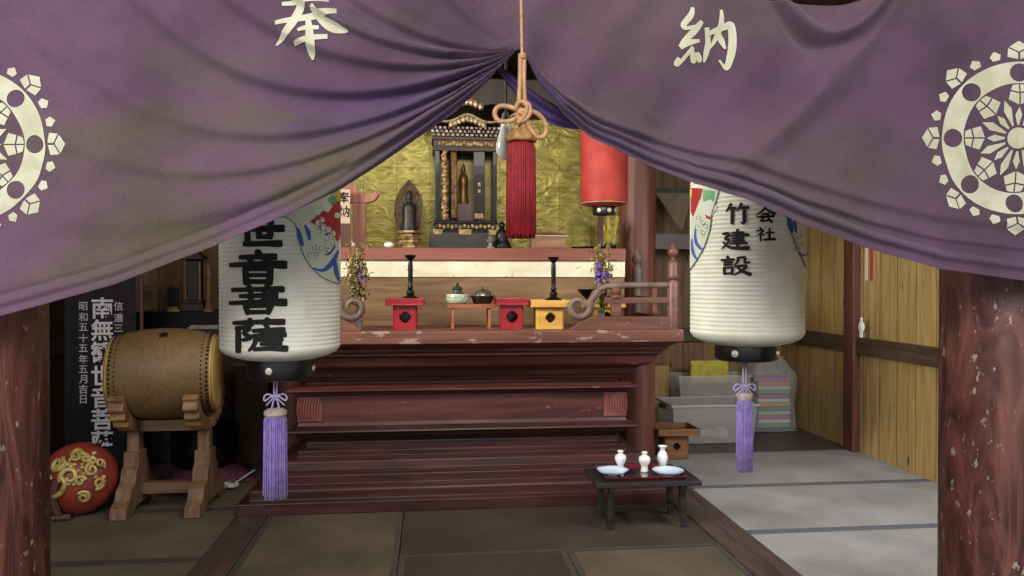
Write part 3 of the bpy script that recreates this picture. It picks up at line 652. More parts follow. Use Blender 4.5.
# offering box with lid
p = on_tier(547, 5.80); k = S(p)
o = thing('offering_box', 'old open wooden box holding rolled papers beside the red tassel', 'box', p)
M_oldw = wood('old_box_wood', '6b4a30', '957050', 'x')
b2 = MB(); b2.box(-17*k, 17*k, -0.09, -0.08, 0, 12*k); b2.box(-17*k, 17*k, 0.08, 0.09, 0, 12*k); b2.box(-17*k, -15.8*k, -0.08, 0.08, 0, 12*k); b2.box(15.8*k, 17*k, -0.08, 0.08, 0, 12*k); b2.box(-17*k, 17*k, -0.09, 0.09, 0, 1*k)
b2.build('box_body', M_oldw, o, bevel=0.002)
MB().box(-19*k, 19*k, -0.10, 0.10, 12*k, 13.2*k).build('lid', mat('pale_lid', '9a9078', 'c0b698', rough=0.6, scale=9), o, bevel=0.002)
o2 = MB().prism([(-15*k, 0), (-12*k, 2.6*k), (2*k, 3.6*k), (15*k, 2.2*k), (17*k, 0.4*k), (10*k, 0)], -0.07, 0.07).build('folded_cloth', mat('dark_red_cloth', '5a2420', '7a3630', rough=0.9, scale=20), loc=(p.x, p.y, ZT+13.3*k), bevel=0.004)
tag(o2, 'folded dark red cloth lying on the lid of the old wooden box', 'cloth')
# small white ornament, gilt box
o = MB().sphere((0,0,0.022), (0.038, 0.03, 0.022), 20, 12).build('white_shell', M_rock, loc=on_tier(389, 5.70), smooth='all'); tag(o, 'small white rounded shell left of the halo statue', 'shell')
o = MB().sphere((0,0,0.02), (0.028, 0.03, 0.02), 20, 12).build('pale_stone', M_rock, loc=on_tier(352, 5.70), smooth='all'); tag(o, 'small white stone on the shelf edge beside the left lantern', 'stone')
# incense tray and black board
o = MB().lathe([(.10,0),(.13,.008),(.135,.018),(.125,.014),(.0,.01)], 32).build('black_tray', M_blk, loc=on_tier(589, 5.80), smooth=50); tag(o, 'flat black tray under the red paper lantern', 'tray')
# thin red upright stick rack
p = on_tier(600.5, 5.95); k = S(p)
o = thing('banner_pole', 'thin red-brown pole standing behind the shelf edge under the red lantern', 'pole', p)
MB().box(-2.6*k, 2.6*k, -0.012, 0.012, 0, 34*k).build('pole', M_post, o); MB().box(-9*k, 9*k, -0.03, 0.03, 0, 1.4*k).build('foot', M_post, o, bevel=0.002)
# golden hanging fabric sheaf
M_sheaf = mat('golden_paper', 'b8a02c', 'd8c450', rough=0.45, metal=0.2, scale=18)
p = on_tier(610, 6.1); k = S(p)
o = thing('golden_flowers', 'gilt paper lotus leaves standing in a dark pot beside the round pillar', 'gilt flowers', p)
MB().lathe([(5*k,0),(6.5*k,3*k),(6*k,7*k),(4*k,8*k)], 20).build('pot', M_blk, o, smooth=True)
b2 = MB(); rnd = random.Random(4)
for i in range(26):
    a = rnd.uniform(-0.6, 0.6); h = rnd.uniform(16, 38)*k; x1 = math.sin(a)*h*0.5; w = rnd.uniform(1.4, 2.8)*k; yy = rnd.uniform(-.05,.05)
    q, f = brush([(0, 6*k, w*.3), (x1*.5, h*.5, w), (x1*.8, h*.8, w*.9), (x1, h, w*.1)], 3)
    b2.add([(u, yy*(v/h), v) for u, v in q], f)
b2.build('gilt_leaves', M_sheaf, o)
# carved stand at left (upturned beam on post)
p = on_tier(359, 5.80); k = S(p)
o = thing('carved_stand', 'pinkish-brown carved stand with upturned ends beside the left lantern', 'stand', p)
M_pk = wood('pink_brown_wood', '8a5648', 'a87060', 'z')
MB().box(-9*k, 10*k, -0.05, 0.05, 0, 3*k).build('foot', M_pk, o, bevel=0.003)
MB().box(-6*k, 7*k, -0.03, 0.03, 3*k, 46*k).build('upright', M_pk, o, bevel=0.004)
poly = smooth_pts([(-20*k, 46*k), (0, 45*k), (12*k, 46*k), (17*k, 49*k), (20*k, 54*k), (18.5*k, 57*k), (15*k, 56.5*k), (13*k, 53.5*k), (9*k, 53*k), (3*k, 56*k), (-2*k, 62*k), (-8*k, 66*k)], 4) + [(-20*k, 66*k)]
MB().prism(poly, -0.04, 0.04).build('curved_beam', M_pk, o, bevel=0.003)
p = on_tier(345, 5.66); k = S(p)
o = thing('name_plaque', 'pale paper plaque with black characters partly behind the left lantern', 'plaque', (p.x, p.y, ZT))
MB().box(-7*k, 5*k, 0, 0.012, 24*k, 58*k).build('paper_sheet', mat('plaque_paper', 'c0a890', 'cdb8a0', rough=0.8, scale=9), o)
MB().box(-7.5*k, 5.5*k, -0.004, 0.016, 0, 24*k).build('backing_board', M_post, o)
gm = MB()
for i, ch in enumerate('奉納'):
    v_, f_ = glyph(ch, 11*k, 0.02); gm.add([(x-1*k, -0.002, y+(50-14*i)*k) for x, y in v_], f_)
gm.build('lettering', M_blk, o)

# ------------------------------------------------------------------ the curtain
YC = 1.97
CX, CY = 522.0, 47.0              # where the cord gathers the cloth, seen in the photograph; converted to the curtain's plane
HEM_L = [(0,6),(10,9),(22,21),(36,36),(66,65),(99,87),(139,114),(183,142),(211,156),(239,170),(280,188),(300,197),(322,206),(407,238),(522,269),(700,304),(900,320)]
HEM_R = [(0,10),(18,38),(40,68),(70,90),(105,109),(169,138),(218,152),(248,164),(279,178),(348,203),(416,222),(502,234),(668,243),(900,246)]
def hem_px(x):
    a = abs(x - CX); tb_ = HEM_L if x < CX else HEM_R
    for (a0, b0), (a1, b1) in zip(tb_, tb_[1:]):
        if a <= a1: return CY + b0 + (b1-b0)*(a-a0)/(a1-a0)
    return CY + tb_[-1][1]
def ridge(t, c, w, sharp=1.0):
    d_ = (t - c)/w
    return math.exp(-d_*d_) if d_ < 0 or sharp == 1.0 else math.exp(-d_*d_*sharp)
def wob(x, y, f, s): return math.sin(x*f + s + 1.7*math.sin(y*f*0.6 + s*2.1))
def fold(px, py):
    """how far the cloth swells towards the viewer (m), from drape lines fanning out of the gathered point"""
    a = px - CX; b = py - CY; h = 0.0
    r = math.hypot(a, b)
    near = min(1.0, r/70)
    if a < 0:
        A = -a; s_ = (b + 0.00366*A*A)/(A + 0.00327*A*A + 4)
        fall = math.exp(-r/330)*near
        wv = 0.04*math.sin(A*0.013+1.0)
        for c, w, m, sh in ((0.88, .022, .034, 5), (0.82, .03, .040, 4), (0.755, .025, .030, 7), (0.68, .045, .050, 9), (0.56, .05, .060, 10), (0.44, .04, .036, 8), (0.33, .05, .052, 10), (0.20, .05, .030, 4)):
            h += m*fall*ridge(s_ + wv*(0.9 - s_), c, w, sh)
        # wide soft swags far to the left
        h += 0.018*math.sin(s_*17 + 1.2)*min(1, A/160)*math.exp(-max(0, A-160)/420)
        h += 0.010*wob(px, py, 0.012, 1)*min(1, A/120)
    else:
        hb = hem_px(px) - CY; q = b/max(hb, 1)
        fall = math.exp(-a/420)*near
        for c, w, m, sh in ((0.94, .03, .036, 7), (0.86, .03, .036, 9), (0.76, .05, .030, 6)):
            h += m*fall*ridge(q, c, w, sh)*min(1, a/25+0.3)
        # long upright pleats leaving the gather, bending away
        lean = a - 0.16*(CY+170-py) 
        up = math.exp(-max(0, py-90)/130)
        h += 0.020*up*math.sin(a*0.075 + py*0.045)*math.exp(-a/150)*near
        # sagging pocket near the top and the diagonal folds under it
        g1 = (px - 830) ; pk = 34 - 0.0135*g1*g1
        h += 0.040*math.exp(-((py - pk)/8)**2)*math.exp(-(g1/75)**2)
        h -= 0.034*math.exp(-((py - pk - 13)/11)**2)*math.exp(-(g1/80)**2)
        for dd, w, m in ((0, 21, .026), (40, 20, .018), (75, 20, .012)):
            # line from (900,0) sweeping down-left to (760,150) and level to (640,150)
            yy = 152 + dd*0.9 - 165*max(0, (px - 690 + dd)/215)**2.0
            h += m*math.exp(-((py - yy)/w)**2)*math.exp(-((px-800)/100)**2)
        h += 0.010*wob(px, py, 0.014, 4)*min(1, a/100) + 0.007*math.sin(py*0.035 + px*0.01)
    # hem roll
    hb = hem_px(px) - py
    h += 0.010*math.exp(-(hb/7)**2)*min(1, abs(a)/60) + 0.012*math.exp(-((hb-13)/4.5)**2)*min(1, abs(a)/90) - 0.006*math.exp(-((hb-20)/3.5)**2)*min(1, abs(a)/90)
    h += 0.035*math.exp(-(a/16)**2)*math.exp(-((py-CY)/30)**2)
    # weave of small creases
    h += 0.0016*math.sin(px*0.11 + 2.3*math.sin(py*0.05)) + 0.0012*math.sin(py*0.16 + 1.9*math.sin(px*0.06))
    return h
def cpx(X, Z): return P((X, YC, Z))
def cloth_y(X, Z):
    px, py = cpx(X, Z); return YC - fold(px, py)
xa, xb = W(-150, 200, YC).x, W(1190, 200, YC).x
ZTOP = 2.62
cur = thing('shrine_curtain', 'faded purple shrine curtain drawn up at the middle, with white characters and crests', 'curtain', (0, 0, 0))
NX, NZ = 620, 210
vs = []
xs = [xa + (xb-xa)*i/NX for i in range(NX+1)]
def hem_z(X):
    px = cpx(X, 1.9)[0]; z_ = W(px, hem_px(px), YC).z
    return z_
for X in xs:
    zb = hem_z(X)
    px = cpx(X, 1.9)[0]
    for j in range(NZ+1):
        t = j/NZ; t = 1 - (1-t)**1.25
        Z = ZTOP + (zb - ZTOP)*t
        # the sagging top pocket on the right: the cloth's upper edge dips into view
        pxx, pyy = cpx(X, Z)
        if 650 < px < 990:
            dip = min(ZTOP, W(px, 5 - ((px-818)/44)**4*5, YC).z); Z = dip + (zb-dip)*t
        vs.append((X, cloth_y(X, Z), Z))
fs = [(i*(NZ+1)+j, (i+1)*(NZ+1)+j, (i+1)*(NZ+1)+j+1, i*(NZ+1)+j+1) for i in range(NX) for j in range(NZ)]
def cloth_mat():
    m = mat('faded_purple_cloth', '54415a', rough=0.9, sheen=0.15); N = m.node_tree.nodes; L = m.node_tree.links; b = N['Principled BSDF']
    tc = N.new('ShaderNodeTexCoord')
    def noise(sc, det, st=(1,1,1), loc=(0,0,0)):
        mp = N.new('ShaderNodeMapping'); mp.inputs['Scale'].default_value = st; mp.inputs['Location'].default_value = loc; L.new(tc.outputs['Object'], mp.inputs[0])
        n = N.new('ShaderNodeTexNoise'); n.inputs['Scale'].default_value = sc; n.inputs['Detail'].default_value = det; L.new(mp.outputs[0], n.inputs[0]); return n.outputs[0]
    def ramp(src, p0, p1, c0, c1):
        r = N.new('ShaderNodeValToRGB'); e = r.color_ramp.elements; e[0].position = p0; e[1].position = p1; e[0].color = c0; e[1].color = c1; L.new(src, r.inputs[0]); return r.outputs[0]
    def mix(f, a_, b_, typ='MIX'):
        x = N.new('ShaderNodeMix'); x.data_type = 'RGBA'; x.blend_type = typ
        for sock, v in ((0, f), (6, a_), (7, b_)):
            if isinstance(v, (tuple, float, int)): x.inputs[sock].default_value = v
            else: L.new(v, x.inputs[sock])
        return x.outputs[2]
    at = N.new('ShaderNodeAttribute'); at.attribute_name = 'fading'; sep = N.new('ShaderNodeSeparateColor'); L.new(at.outputs['Color'], sep.inputs[0])
    base = mix(ramp(noise(2.6, 5), 0.35, 0.65, (0,0,0,1), (1,1,1,1)), lin('493345'), lin('664a63'))
    stain = mix(ramp(noise(2.4, 5, (0.8, 1, 2.0), (3, 2, 1)), 0.40, 0.62, (0,0,0,1), (1,1,1,1)), (0,0,0,1), (1,1,1,1))
    ml = N.new('ShaderNodeMath'); ml.operation = 'MULTIPLY'; L.new(stain, ml.inputs[0]); L.new(sep.outputs[0], ml.inputs[1])
    c = mix(ml.outputs[0], base, lin('585038'))
    c = mix(sep.outputs[1], c, lin('4b3366'))
    wv = ramp(noise(160, 2), 0.3, 0.7, (0.88,0.88,0.88,1), (1.08,1.08,1.08,1)); c = mix(1.0, c, wv, 'MULTIPLY')
    L.new(c, b.inputs['Base Color'])
    bp = N.new('ShaderNodeBump'); bp.inputs['Strength'].default_value = 0.25; bp.inputs['Distance'].default_value = 0.002; L.new(noise(220, 2), bp.inputs['Height']); L.new(bp.outputs[0], b.inputs['Normal'])
    return m
M_cloth = cloth_mat()
mb = MB(); mb.v = vs; mb.f = fs
cl = mb.build('cloth', M_cloth, cur, smooth='all')
ca = cl.data.color_attributes.new('fading', 'FLOAT_COLOR', 'POINT')
for i, v in enumerate(cl.data.vertices):
    px, py = cpx(v.co.x, v.co.z); a = px - CX; b_ = py - CY
    # stained, yellowed cloth spreads over the middle of each side; the dye stayed strong inside the gathered folds
    st = 0.55 + 0.45*math.sin(px*0.008+1)
    if a < 0:
        A = -a; s_ = (b_ + 0.00366*A*A)/(A + 0.00327*A*A + 4)
        band = math.exp(-((s_-.58)/.05)**2) + 0.9*math.exp(-((s_-.70)/.05)**2) + math.exp(-((s_-.90)/.04)**2)*0.8
        viv = min(1, band*0.75)*math.exp(-(A-60)**2/(2*110**2))
        st = min(1, 0.2 + 0.85*math.exp(-((A-250)/190)**2)*math.exp(-((b_-105)/90)**2) + 0.4*math.exp(-((hem_px(px)-py-28)/22)**2))
    else:
        q = b_/max(1, hem_px(px)-CY); viv = math.exp(-((q-.93)/.08)**2)*math.exp(-a/160)*0.8
        st = 0.35
    ca.data[i].color = (max(0, min(1, st)), max(0, min(1, viv)), 0, 1)
sd = cl.modifiers.new('thickness', 'SOLIDIFY'); sd.thickness = 0.0018
# back layer of the gathered cloth: two short swags behind the opening's peak
def back_swag(x0, y0, x1, y1, wid, nm, yoff):
    b = MB(); n = 40; vs = []
    for i in range(n+1):
        t = i/n; px = x0 + (x1-x0)*t; py = y0 + (y1-y0)*t + (12*math.sin(PI*t))
        for j in range(13):
            u = j/12; p_ = W(px, py + (u-0.5)*wid*(0.35+math.sin(PI*t)*0.75), YC+yoff); p_.y += 0.012*math.sin(u*14 + t*2)*math.sin(PI*t) ; vs.append(tuple(p_))
    b.add(vs, [(i*13+j, i*13+j+1, (i+1)*13+j+1, (i+1)*13+j) for i in range(n) for j in range(12)])
    o_ = b.build(nm, M_viv, cur, smooth='all'); q = o_.modifiers.new('thickness', 'SOLIDIFY'); q.thickness = 0.0018; return o_
M_viv = mat('unfaded_purple_cloth', '40305c', '523e74', rough=0.85, scale=12)
back_swag(497, 66, 590, 126, 20, 'inner_fold', 0.07)

# characters and crests dyed white into the cloth
M_dye = mat('undyed_white', 'bcb89c', 'd0ceb6', rough=0.9, scale=14)
M_dyed = mat('crest_dark', '3d2f45', '4a3a52', rough=0.9, scale=14)
def on_cloth(px, py, lift):
    p_ = W(px, py, YC); return (p_.x, cloth_y(p_.x, p_.z) - 0.0034 - lift, p_.z)
def paint_px(b, vs, fs, lift=0.0, L=3.5):
    v2, f2 = flat_map(vs, fs, lambda u, v: on_cloth(u, v, lift), L); b.add(v2, f2)
def poly_px(b, poly, lift=0.0, L=4.0): paint_px(b, poly, [tuple(range(len(poly)))], lift, L)
b = MB()
for i, st in enumerate([[(288,-4,4),(306,-5,5),(326,-8,4)], [(283,6,4),(305,5,5),(329,1,6)], [(277,26,4),(300,21,6),(338,15,7)],
        [(309,-14,6),(305,2,8),(297,20,8),(288,34,7),(276,45,2)], [(313,10,4),(322,22,7),(335,31,10),(349,35,2)], [(299,33,3),(308,30,5),(320,30,4)],
        [(295,45,4),(311,41,6),(329,40,5)], [(309,20,5),(311,36,8),(312,50,9),(313,60,2)]]):
    paint_px(b, *brush(st), lift=0.0003*i)
b.build('character', M_dye, cur)
b = MB()
for i, st in enumerate([[(690,10,3),(688,18,6),(681,27,6),(683,31,4),(693,29,3)], [(699,24,4),(692,33,7),(680,45,5),(676,50,2)], [(677,51,4),(685,46,6),(697,43,3)],
        [(676,60,3),(674,66,6),(679,63,4),(690,50,4)], [(688,52,4),(691,61,7),(690,65,4)], [(694,55,4),(697,61,6),(696,64,2)],
        [(704,30,5),(706,44,6),(704,55,6),(702,64,2)], [(703,38,4),(712,33,5),(722,29,6),(729,27,8),(731,38,8),(730,54,8),(726,68,6),(722,66,3),(718,61,2)],
        [(719,12,3),(719,26,6),(714,40,5),(708,50,2)], [(716,34,4),(720,42,6),(724,50,2)]]):
    paint_px(b, *brush(st), lift=0.0003*i)
b.build('character', M_dye, cur)
def crest(cx, cy, sc, squash=1.0):
    b = MB()
    def Q(r, deg, dr=0, dt=0):
        a = math.radians(deg); rr = r + dr; return (cx + squash*sc*(rr*math.cos(a) - dt*math.sin(a)), cy + sc*(rr*math.sin(a) + dt*math.cos(a)))
    n = 96
    bmc = bmesh.new()
    def loop(pts):
        vs_ = [bmc.verts.new((x, y, 0)) for x, y in pts]
        for i_ in range(len(vs_)): bmc.edges.new((vs_[i_], vs_[(i_+1) % len(vs_)]))
    loop([Q(76, 360*i/n) for i in range(n)]); loop([Q(54.5, 360*i/n) for i in range(n)])
    for k_ in range(8): loop([Q(65, 45*k_, 9.2*math.cos(t), 9.2*math.sin(t)) for t in [2*PI*i/20 for i in range(20)]])
    bmesh.ops.triangle_fill(bmc, edges=bmc.edges[:], use_beauty=True); bmc.verts.index_update()
    paint_px(b, [(v.co.x, v.co.y) for v in bmc.verts], [tuple(v.index for v in f.verts) for f in bmc.faces]); bmc.free()
    for k_ in range(8):
        A0 = 45*k_
        # outer three-facet gem
        poly_px(b, [Q(78.5, A0, 0, -1), Q(85, A0, 0, -1), Q(90, A0, 0, -10), Q(81, A0, 0, -11)]); poly_px(b, [Q(78.5, A0, 0, 1), Q(85, A0, 0, 1), Q(90, A0, 0, 10), Q(81, A0, 0, 11)])
        poly_px(b, [Q(86, A0), Q(91, A0, 0, -9), Q(97, A0, 0, 0), Q(91, A0, 0, 9)])
        for s_ in (-1, 1):
            Ax = A0 + s_*15.5
            poly_px(b, [Q(80, Ax, 0, -3.5), Q(80, Ax, 0, 3.5), Q(85, Ax, 0, 5.5), Q(89.5, Ax, 0, 0), Q(85, Ax, 0, -5.5)])
        # inner star
        for s_ in (-1, 1):
            poly_px(b, [Q(33, A0, 0, s_*0.7), Q(44, A0, 0, s_*0.7), Q(46, A0, 0, s_*9.5), Q(38, A0, 0, s_*11.5)])
            poly_px(b, [Q(45.5, A0, 0, s_*0.7), Q(53.5, A0, 0, s_*0.7), Q(52.5, A0, 0, s_*7), Q(47.5, A0, 0, s_*9)])
        for dA, r1, ww in ((0, 31, 3.4), (22.5, 40, 4.0)):
            poly_px(b, [Q(13, A0+dA, 0, -0.9), Q(13, A0+dA, 0, 0.9), Q(r1*.75, A0+dA, 0, ww), Q(r1, A0+dA, 0, 0.0), Q(r1*.75, A0+dA, 0, -ww)])
    poly_px(b, [Q(10.5, 360*i/24) for i in range(24)])
    b.build('crest', M_dye, cur)
crest(1018, 138, 1.0); crest(-24, 146, 0.98)
# nothing else is painted on the cloth; the rod that carries it sits above the frame
struct(MB().tube([(XL, 2.03, 2.60), (XR, 2.03, 2.60)], 0.018, 12).build('curtain_rod_beam', M_darkz, smooth=60))

# ------------------------------------------------------------------ cord and red tassel
def tassel_mb(R_, H, n, seed, flare=1.0, r=0.0016):
    rnd = random.Random(seed); b = MB()
    for k in range(n):
        a = 2.39996*k; q = math.sqrt((k+0.5)/n); e = rnd.uniform(-0.012, 0.0)*H/0.2
        x, y = math.cos(a)*q, math.sin(a)*q; w1 = rnd.uniform(-.03,.03); 
        b.tube([(x*R_*0.75, y*R_*0.75, 0), (x*R_*0.98, y*R_*0.98, -H*0.08), (x*R_*(1+w1), y*R_*(1+w1), -H*0.5), (x*R_*flare*(1+w1), y*R_*flare*(1-w1), -H+e)], r, 5)
    return b
Yt = 1.84
pt = W(521, 135, Yt); k = S(pt)
t = thing('cord_tassel', 'large red tassel on a looped tan cord hanging from the curtain gather', 'tassel', tuple(pt))
M_cord = mat('tan_silk_cord', 'a87848', 'c4966a', rough=0.5, scale=60, sheen=0.3)
M_rt = mat('red_silk', '7c1018', '981a26', rough=0.7, scale=40)
def loc(px, py, dy=0.0):
    p_ = W(px, py, Yt) - pt; return (p_.x, dy, p_.z)
body = tassel_mb(14.2*k, 92*k, 300, 2, 1.02, 1.05*k)
body.build('strands', M_rt, t, loc=(0, 0, -6*k), smooth='all')
MB().lathe([(0,8*k),(4*k,7.5*k),(9*k,4.5*k),(13.5*k,0),(15.2*k,-4*k),(14.8*k,-7*k),(13.5*k,-7*k)], 32, fn=lambda r, z_, a: r*(1+0.06*math.cos(6*a))).build('cap', mat('tan_netting', '8a5e36', 'b0844e', rough=0.6, scale=80), t, smooth='all')
b = MB()
def strand(pts, r): b.tube(smooth_pts(pts, 8), r, 10)
strand([loc(520,-40), loc(521,0), loc(521.5,30), loc(522,58)], 1.5*k)
strand([loc(520.3,54), loc(520,80), loc(519,104,-.004), loc(522,120,-.01), loc(524,134)], 2.3*k)
strand([loc(524.4,54,.003), loc(524,80,.003), loc(524.5,104,.004), loc(519,122,0), loc(515,132)], 2.3*k)
strand([loc(519,117,-.012), loc(509,122,-.01), loc(498,121,-.006), loc(494.5,113,-.004), loc(499,107,-.006), loc(510,108,-.010), loc(522,115,-.014), loc(527,119,-.01)], 2.4*k)
strand([loc(524,116,-.012), loc(528,126,-.01), loc(536,137,-.006), loc(544,136,-.004), loc(546,127,-.004), loc(540,117,-.008), loc(530,112,-.012), loc(520,112,-.014), loc(516,116,-.01)], 2.4*k)
strand([loc(514,112,-.018), loc(518,104,-.02), loc(527,106,-.02), loc(529,115,-.02), loc(522,122,-.018), loc(515,118,-.018)], 2.3*k)
strand([loc(517,124,-.016), loc(523,118,-.022), loc(526,108,-.022), loc(520,103,-.016)], 2.2*k)
b.build('knotted_cord', M_cord, t, smooth='all')
MB().lathe([(2.2*k,-3*k),(3.6*k,-2.5*k),(3.8*k,2.5*k),(2.2*k,3*k)], 12, T(*loc(522.3, 56))).build('binding', M_cord, t, smooth=True)
# light bulb on its flex
p = W(505.5, 122, 2.75); k = S(p)
t = thing('light_bulb', 'unlit pale glass bulb on a grey flex behind the red tassel', 'light bulb', tuple(p))
MB().tube([(0.8*k, 0, 5*k), (0.2*k, 0, 60*k), (0.1*k, 0, 3.25-p.z)], 1.3*k, 8).build('flex', mat('grey_flex', '4a4a44', '5e5e56', rough=0.6), t, smooth=60)
MB().lathe([(0,9*k),(3*k,9*k),(4*k,6*k),(4.5*k,0),(4.2*k,-2*k)], 20).build('socket', mat('bulb_socket', '6a6a60', '84847a', rough=0.4), t, smooth=50)
MB().lathe([(5.0*k,-1*k),(5.6*k,-8*k),(7.5*k,-15*k),(9.6*k,-23*k),(9.4*k,-30*k),(6*k,-36.5*k),(0,-38.5*k)], 28).build('glass_bulb', mat('milky_glass', 'eef4ea', rough=0.15, coat=0.5), t, smooth='all')

# ------------------------------------------------------------------ paper lanterns
M_paper = mat('lantern_paper', 'e4e4d0', 'f2f2e4', rough=0.7, scale=10)
M_ink = mat('black_ink', '14120f', '1e1b18', rough=0.8, scale=12)
M_vt = mat('violet_silk', '7a62b0', '9a84cc', rough=0.6, scale=50, sheen=0.3)
M_vc = mat('lilac_cord', 'a090bc', 'b8aad0', rough=0.6, scale=50)
M_cap = mat('lacquer_collar', '0c0b0d', '1a171c', rough=0.35, scale=6, coat=0.2)
M_ros = mat('silver_rosette', 'c8c4b8', 'e4e0d4', rough=0.3, metal=0.6, scale=30)
def tessel_cyl(b, vs, fs, R_, rot, lift, L=0.012):
    def fn(u, v):
        a = rot + u/R_; rr = R_ + lift
        return (rr*math.sin(a), -rr*math.cos(a), v)
    v2, f2 = flat_map(vs, fs, fn, L); b.add(v2, f2)
def paper_lantern(label, cx, y_bot, wpx, depth_s, cap_w, cap_y, build_art):
    Yl = depth_s; c = W(cx, y_bot, Yl); 
    for _ in range(3): c = W(cx, y_bot, Yl)
    k = S(c); R_ = wpx/2*k*0.985; H = 205*k
    view = math.atan2(c.x - CAM.x, c.y - CAM.y)      # front of the lantern looks at the entrance
    t = thing('paper_lantern', label, 'lantern', tuple(c), -view)
    prof = [(0.60*R_, -4*k), (0.80*R_, -1*k), (0.94*R_, 3*k), (0.99*R_, 7*k)]
    nr = 46
    for i in range(nr*4+1):
        zz = 9*k + (H-12*k)*i/(nr*4); prof.append((R_ - 0.0026 + 0.0026*abs(math.cos(PI*i/4)), zz))
    prof += [(0.9*R_, H+2*k), (0.6*R_, H+9*k)]
    bd = MB().lathe(prof, 64, cap=False).build('paper_body', M_paper, t, smooth='all')
    cw = cap_w/2*k; z1 = (y_bot - cap_y[0] + 4)*k; z0 = (y_bot - cap_y[1] + 3)*k
    cp = MB().lathe([(cw*0.90, z0), (cw*0.97, z0+1.5*k), (cw, z0+3*k), (cw, z1-1*k), (cw*0.99, z1+3*k), (cw*0.85, z1+3*k), (cw*.84, z0)], 40).build('bottom_collar', M_cap, t, smooth=40)
    MB().lathe([(cw*0.9, H+8*k), (cw, H+9*k), (cw, H+24*k), (cw*.4, H+26*k), (0, H+26*k)], 40).build('top_collar', M_cap, t, smooth=40)
    for deg in (-20, 70, 160, 250):
        a = math.radians(deg); zz = (z0+z1)/2+1*k
        r_ = MB()
        r_.lathe([(0, 2*k), (1.2*k, 1.8*k), (1.6*k, 1*k), (3.2*k, 0.8*k), (3.6*k, 0)], 16, Matrix.Translation((cw*math.sin(a), -cw*math.cos(a), zz)) @ Matrix.Rotation(a, 4, 'Z') @ Matrix.Rotation(PI/2, 4, 'X'))
        r_.build('rosette', M_ros, cp, smooth=True)
    MB().tube([(0, 0, H+20*k), (0, 0, 3.25 - c.z)], 0.004, 8).build('hanging_cord', M_cord, t)
    build_art((t, R_, k, cx, dep(c), c.z))
    return t, c, k
def lmap(L, px, py, lift=0.0):
    """a spot seen at px, py on the lantern's side -> a point on the paper, in the lantern's own axes"""
    t, R_, k, cx, D, cz = L; hw = R_/k; f = max(-.992, min(.992, (px-cx)/hw)); a = math.asin(f)
    for _ in range(3): a = math.asin(max(-.992, min(.992, f*(1 - R_/D*math.cos(a)))))
    if abs(f) >= .992: a = math.copysign(PI/2*0.93, f)
    kk_ = (D - R_*math.cos(a))/FPX; z_ = CAM.z - (py - 281)*kk_ - cz; rr = R_ + lift
    return (rr*math.sin(a), -rr*math.cos(a), z_)
def lpaint(b, L, vs, fs, lift, LL=2.5):
    v2, f2 = flat_map(vs, fs, lambda u, v: lmap(L, u, v, lift), LL); b.add(v2, f2)
def wave_art(L, outline, reds, clouds, greens, blues, curls, yellows=()):
    t = L[0]
    b = MB(); lpaint(b, L, outline, [tuple(range(len(outline)))], 0.0008)
    panel = b.build('painted_panel', mat('panel_ground', 'ccd8c0', 'd8e0cc', rough=0.7, scale=10), t, smooth='all')
    def polys(lst, m, nm, lift):
        if not lst: return
        q = MB()
        for p_ in lst: lpaint(q, L, p_, [tuple(range(len(p_)))], lift)
        q.build(nm, m, panel, smooth='all')
    def strokes(lst, m, nm, lift):
        q = MB()
        for s_ in lst: v_, f_ = brush(s_, 5); lpaint(q, L, v_, f_, lift)
        q.build(nm, m, panel, smooth='all')
    polys(reds, mat('painted_red', 'a8202c', 'b82a36', rough=0.7, scale=12), 'red_sky', 0.0012)
    polys(greens, mat('painted_green', '4c9a5c', '8cc090', rough=0.7, scale=3), 'green_cloud', 0.0014)
    polys(yellows, mat('painted_yellow', 'c8b030', 'd8c448', rough=0.7), 'yellow_blossom', 0.0015)
    strokes(blues, mat('painted_blue', '3450a8', '4a66c0', rough=0.7, scale=8), 'blue_stripes', 0.0016)
    polys([[(x + r_*(1+.12*math.cos(5*a))*math.cos(a), y + r_*(1+.12*math.cos(5*a))*math.sin(a)) for a in [2*PI*i/30 for i in range(30)]] for x, y, r_ in clouds], mat('painted_foam', 'd4dcc8', 'e0e4d8', rough=0.7), 'white_cloud', 0.0018)
    polys([[(x + r_*.8*math.cos(2*PI*i/12), y + r_*math.sin(2*PI*i/12)) for i in range(12)] for x, y, r_ in curls], MATS['painted_foam'], 'foam_curls', 0.0020)
    strokes([[(x + r_*.8*(1-j*.05)*math.cos(x + j*.45), y + r_*(1-j*.05)*math.sin(x + j*.45), .6) for j in range(14)] for x, y, r_ in curls]
            + [[(p_[0], p_[1], .7) for p_ in outline[:outline.index(None)]]] if None in outline else [[(x + r_*.8*(1-j*.05)*math.cos(x + j*.45), y + r_*(1-j*.05)*math.sin(x + j*.45), .6) for j in range(14)] for x, y, r_ in curls] + [[(p_[0], p_[1], .8) for p_ in outline[:9]]],
            mat('outline_ink', '4a4e58', '5a5c60', rough=0.7), 'ink_outlines', 0.0023)
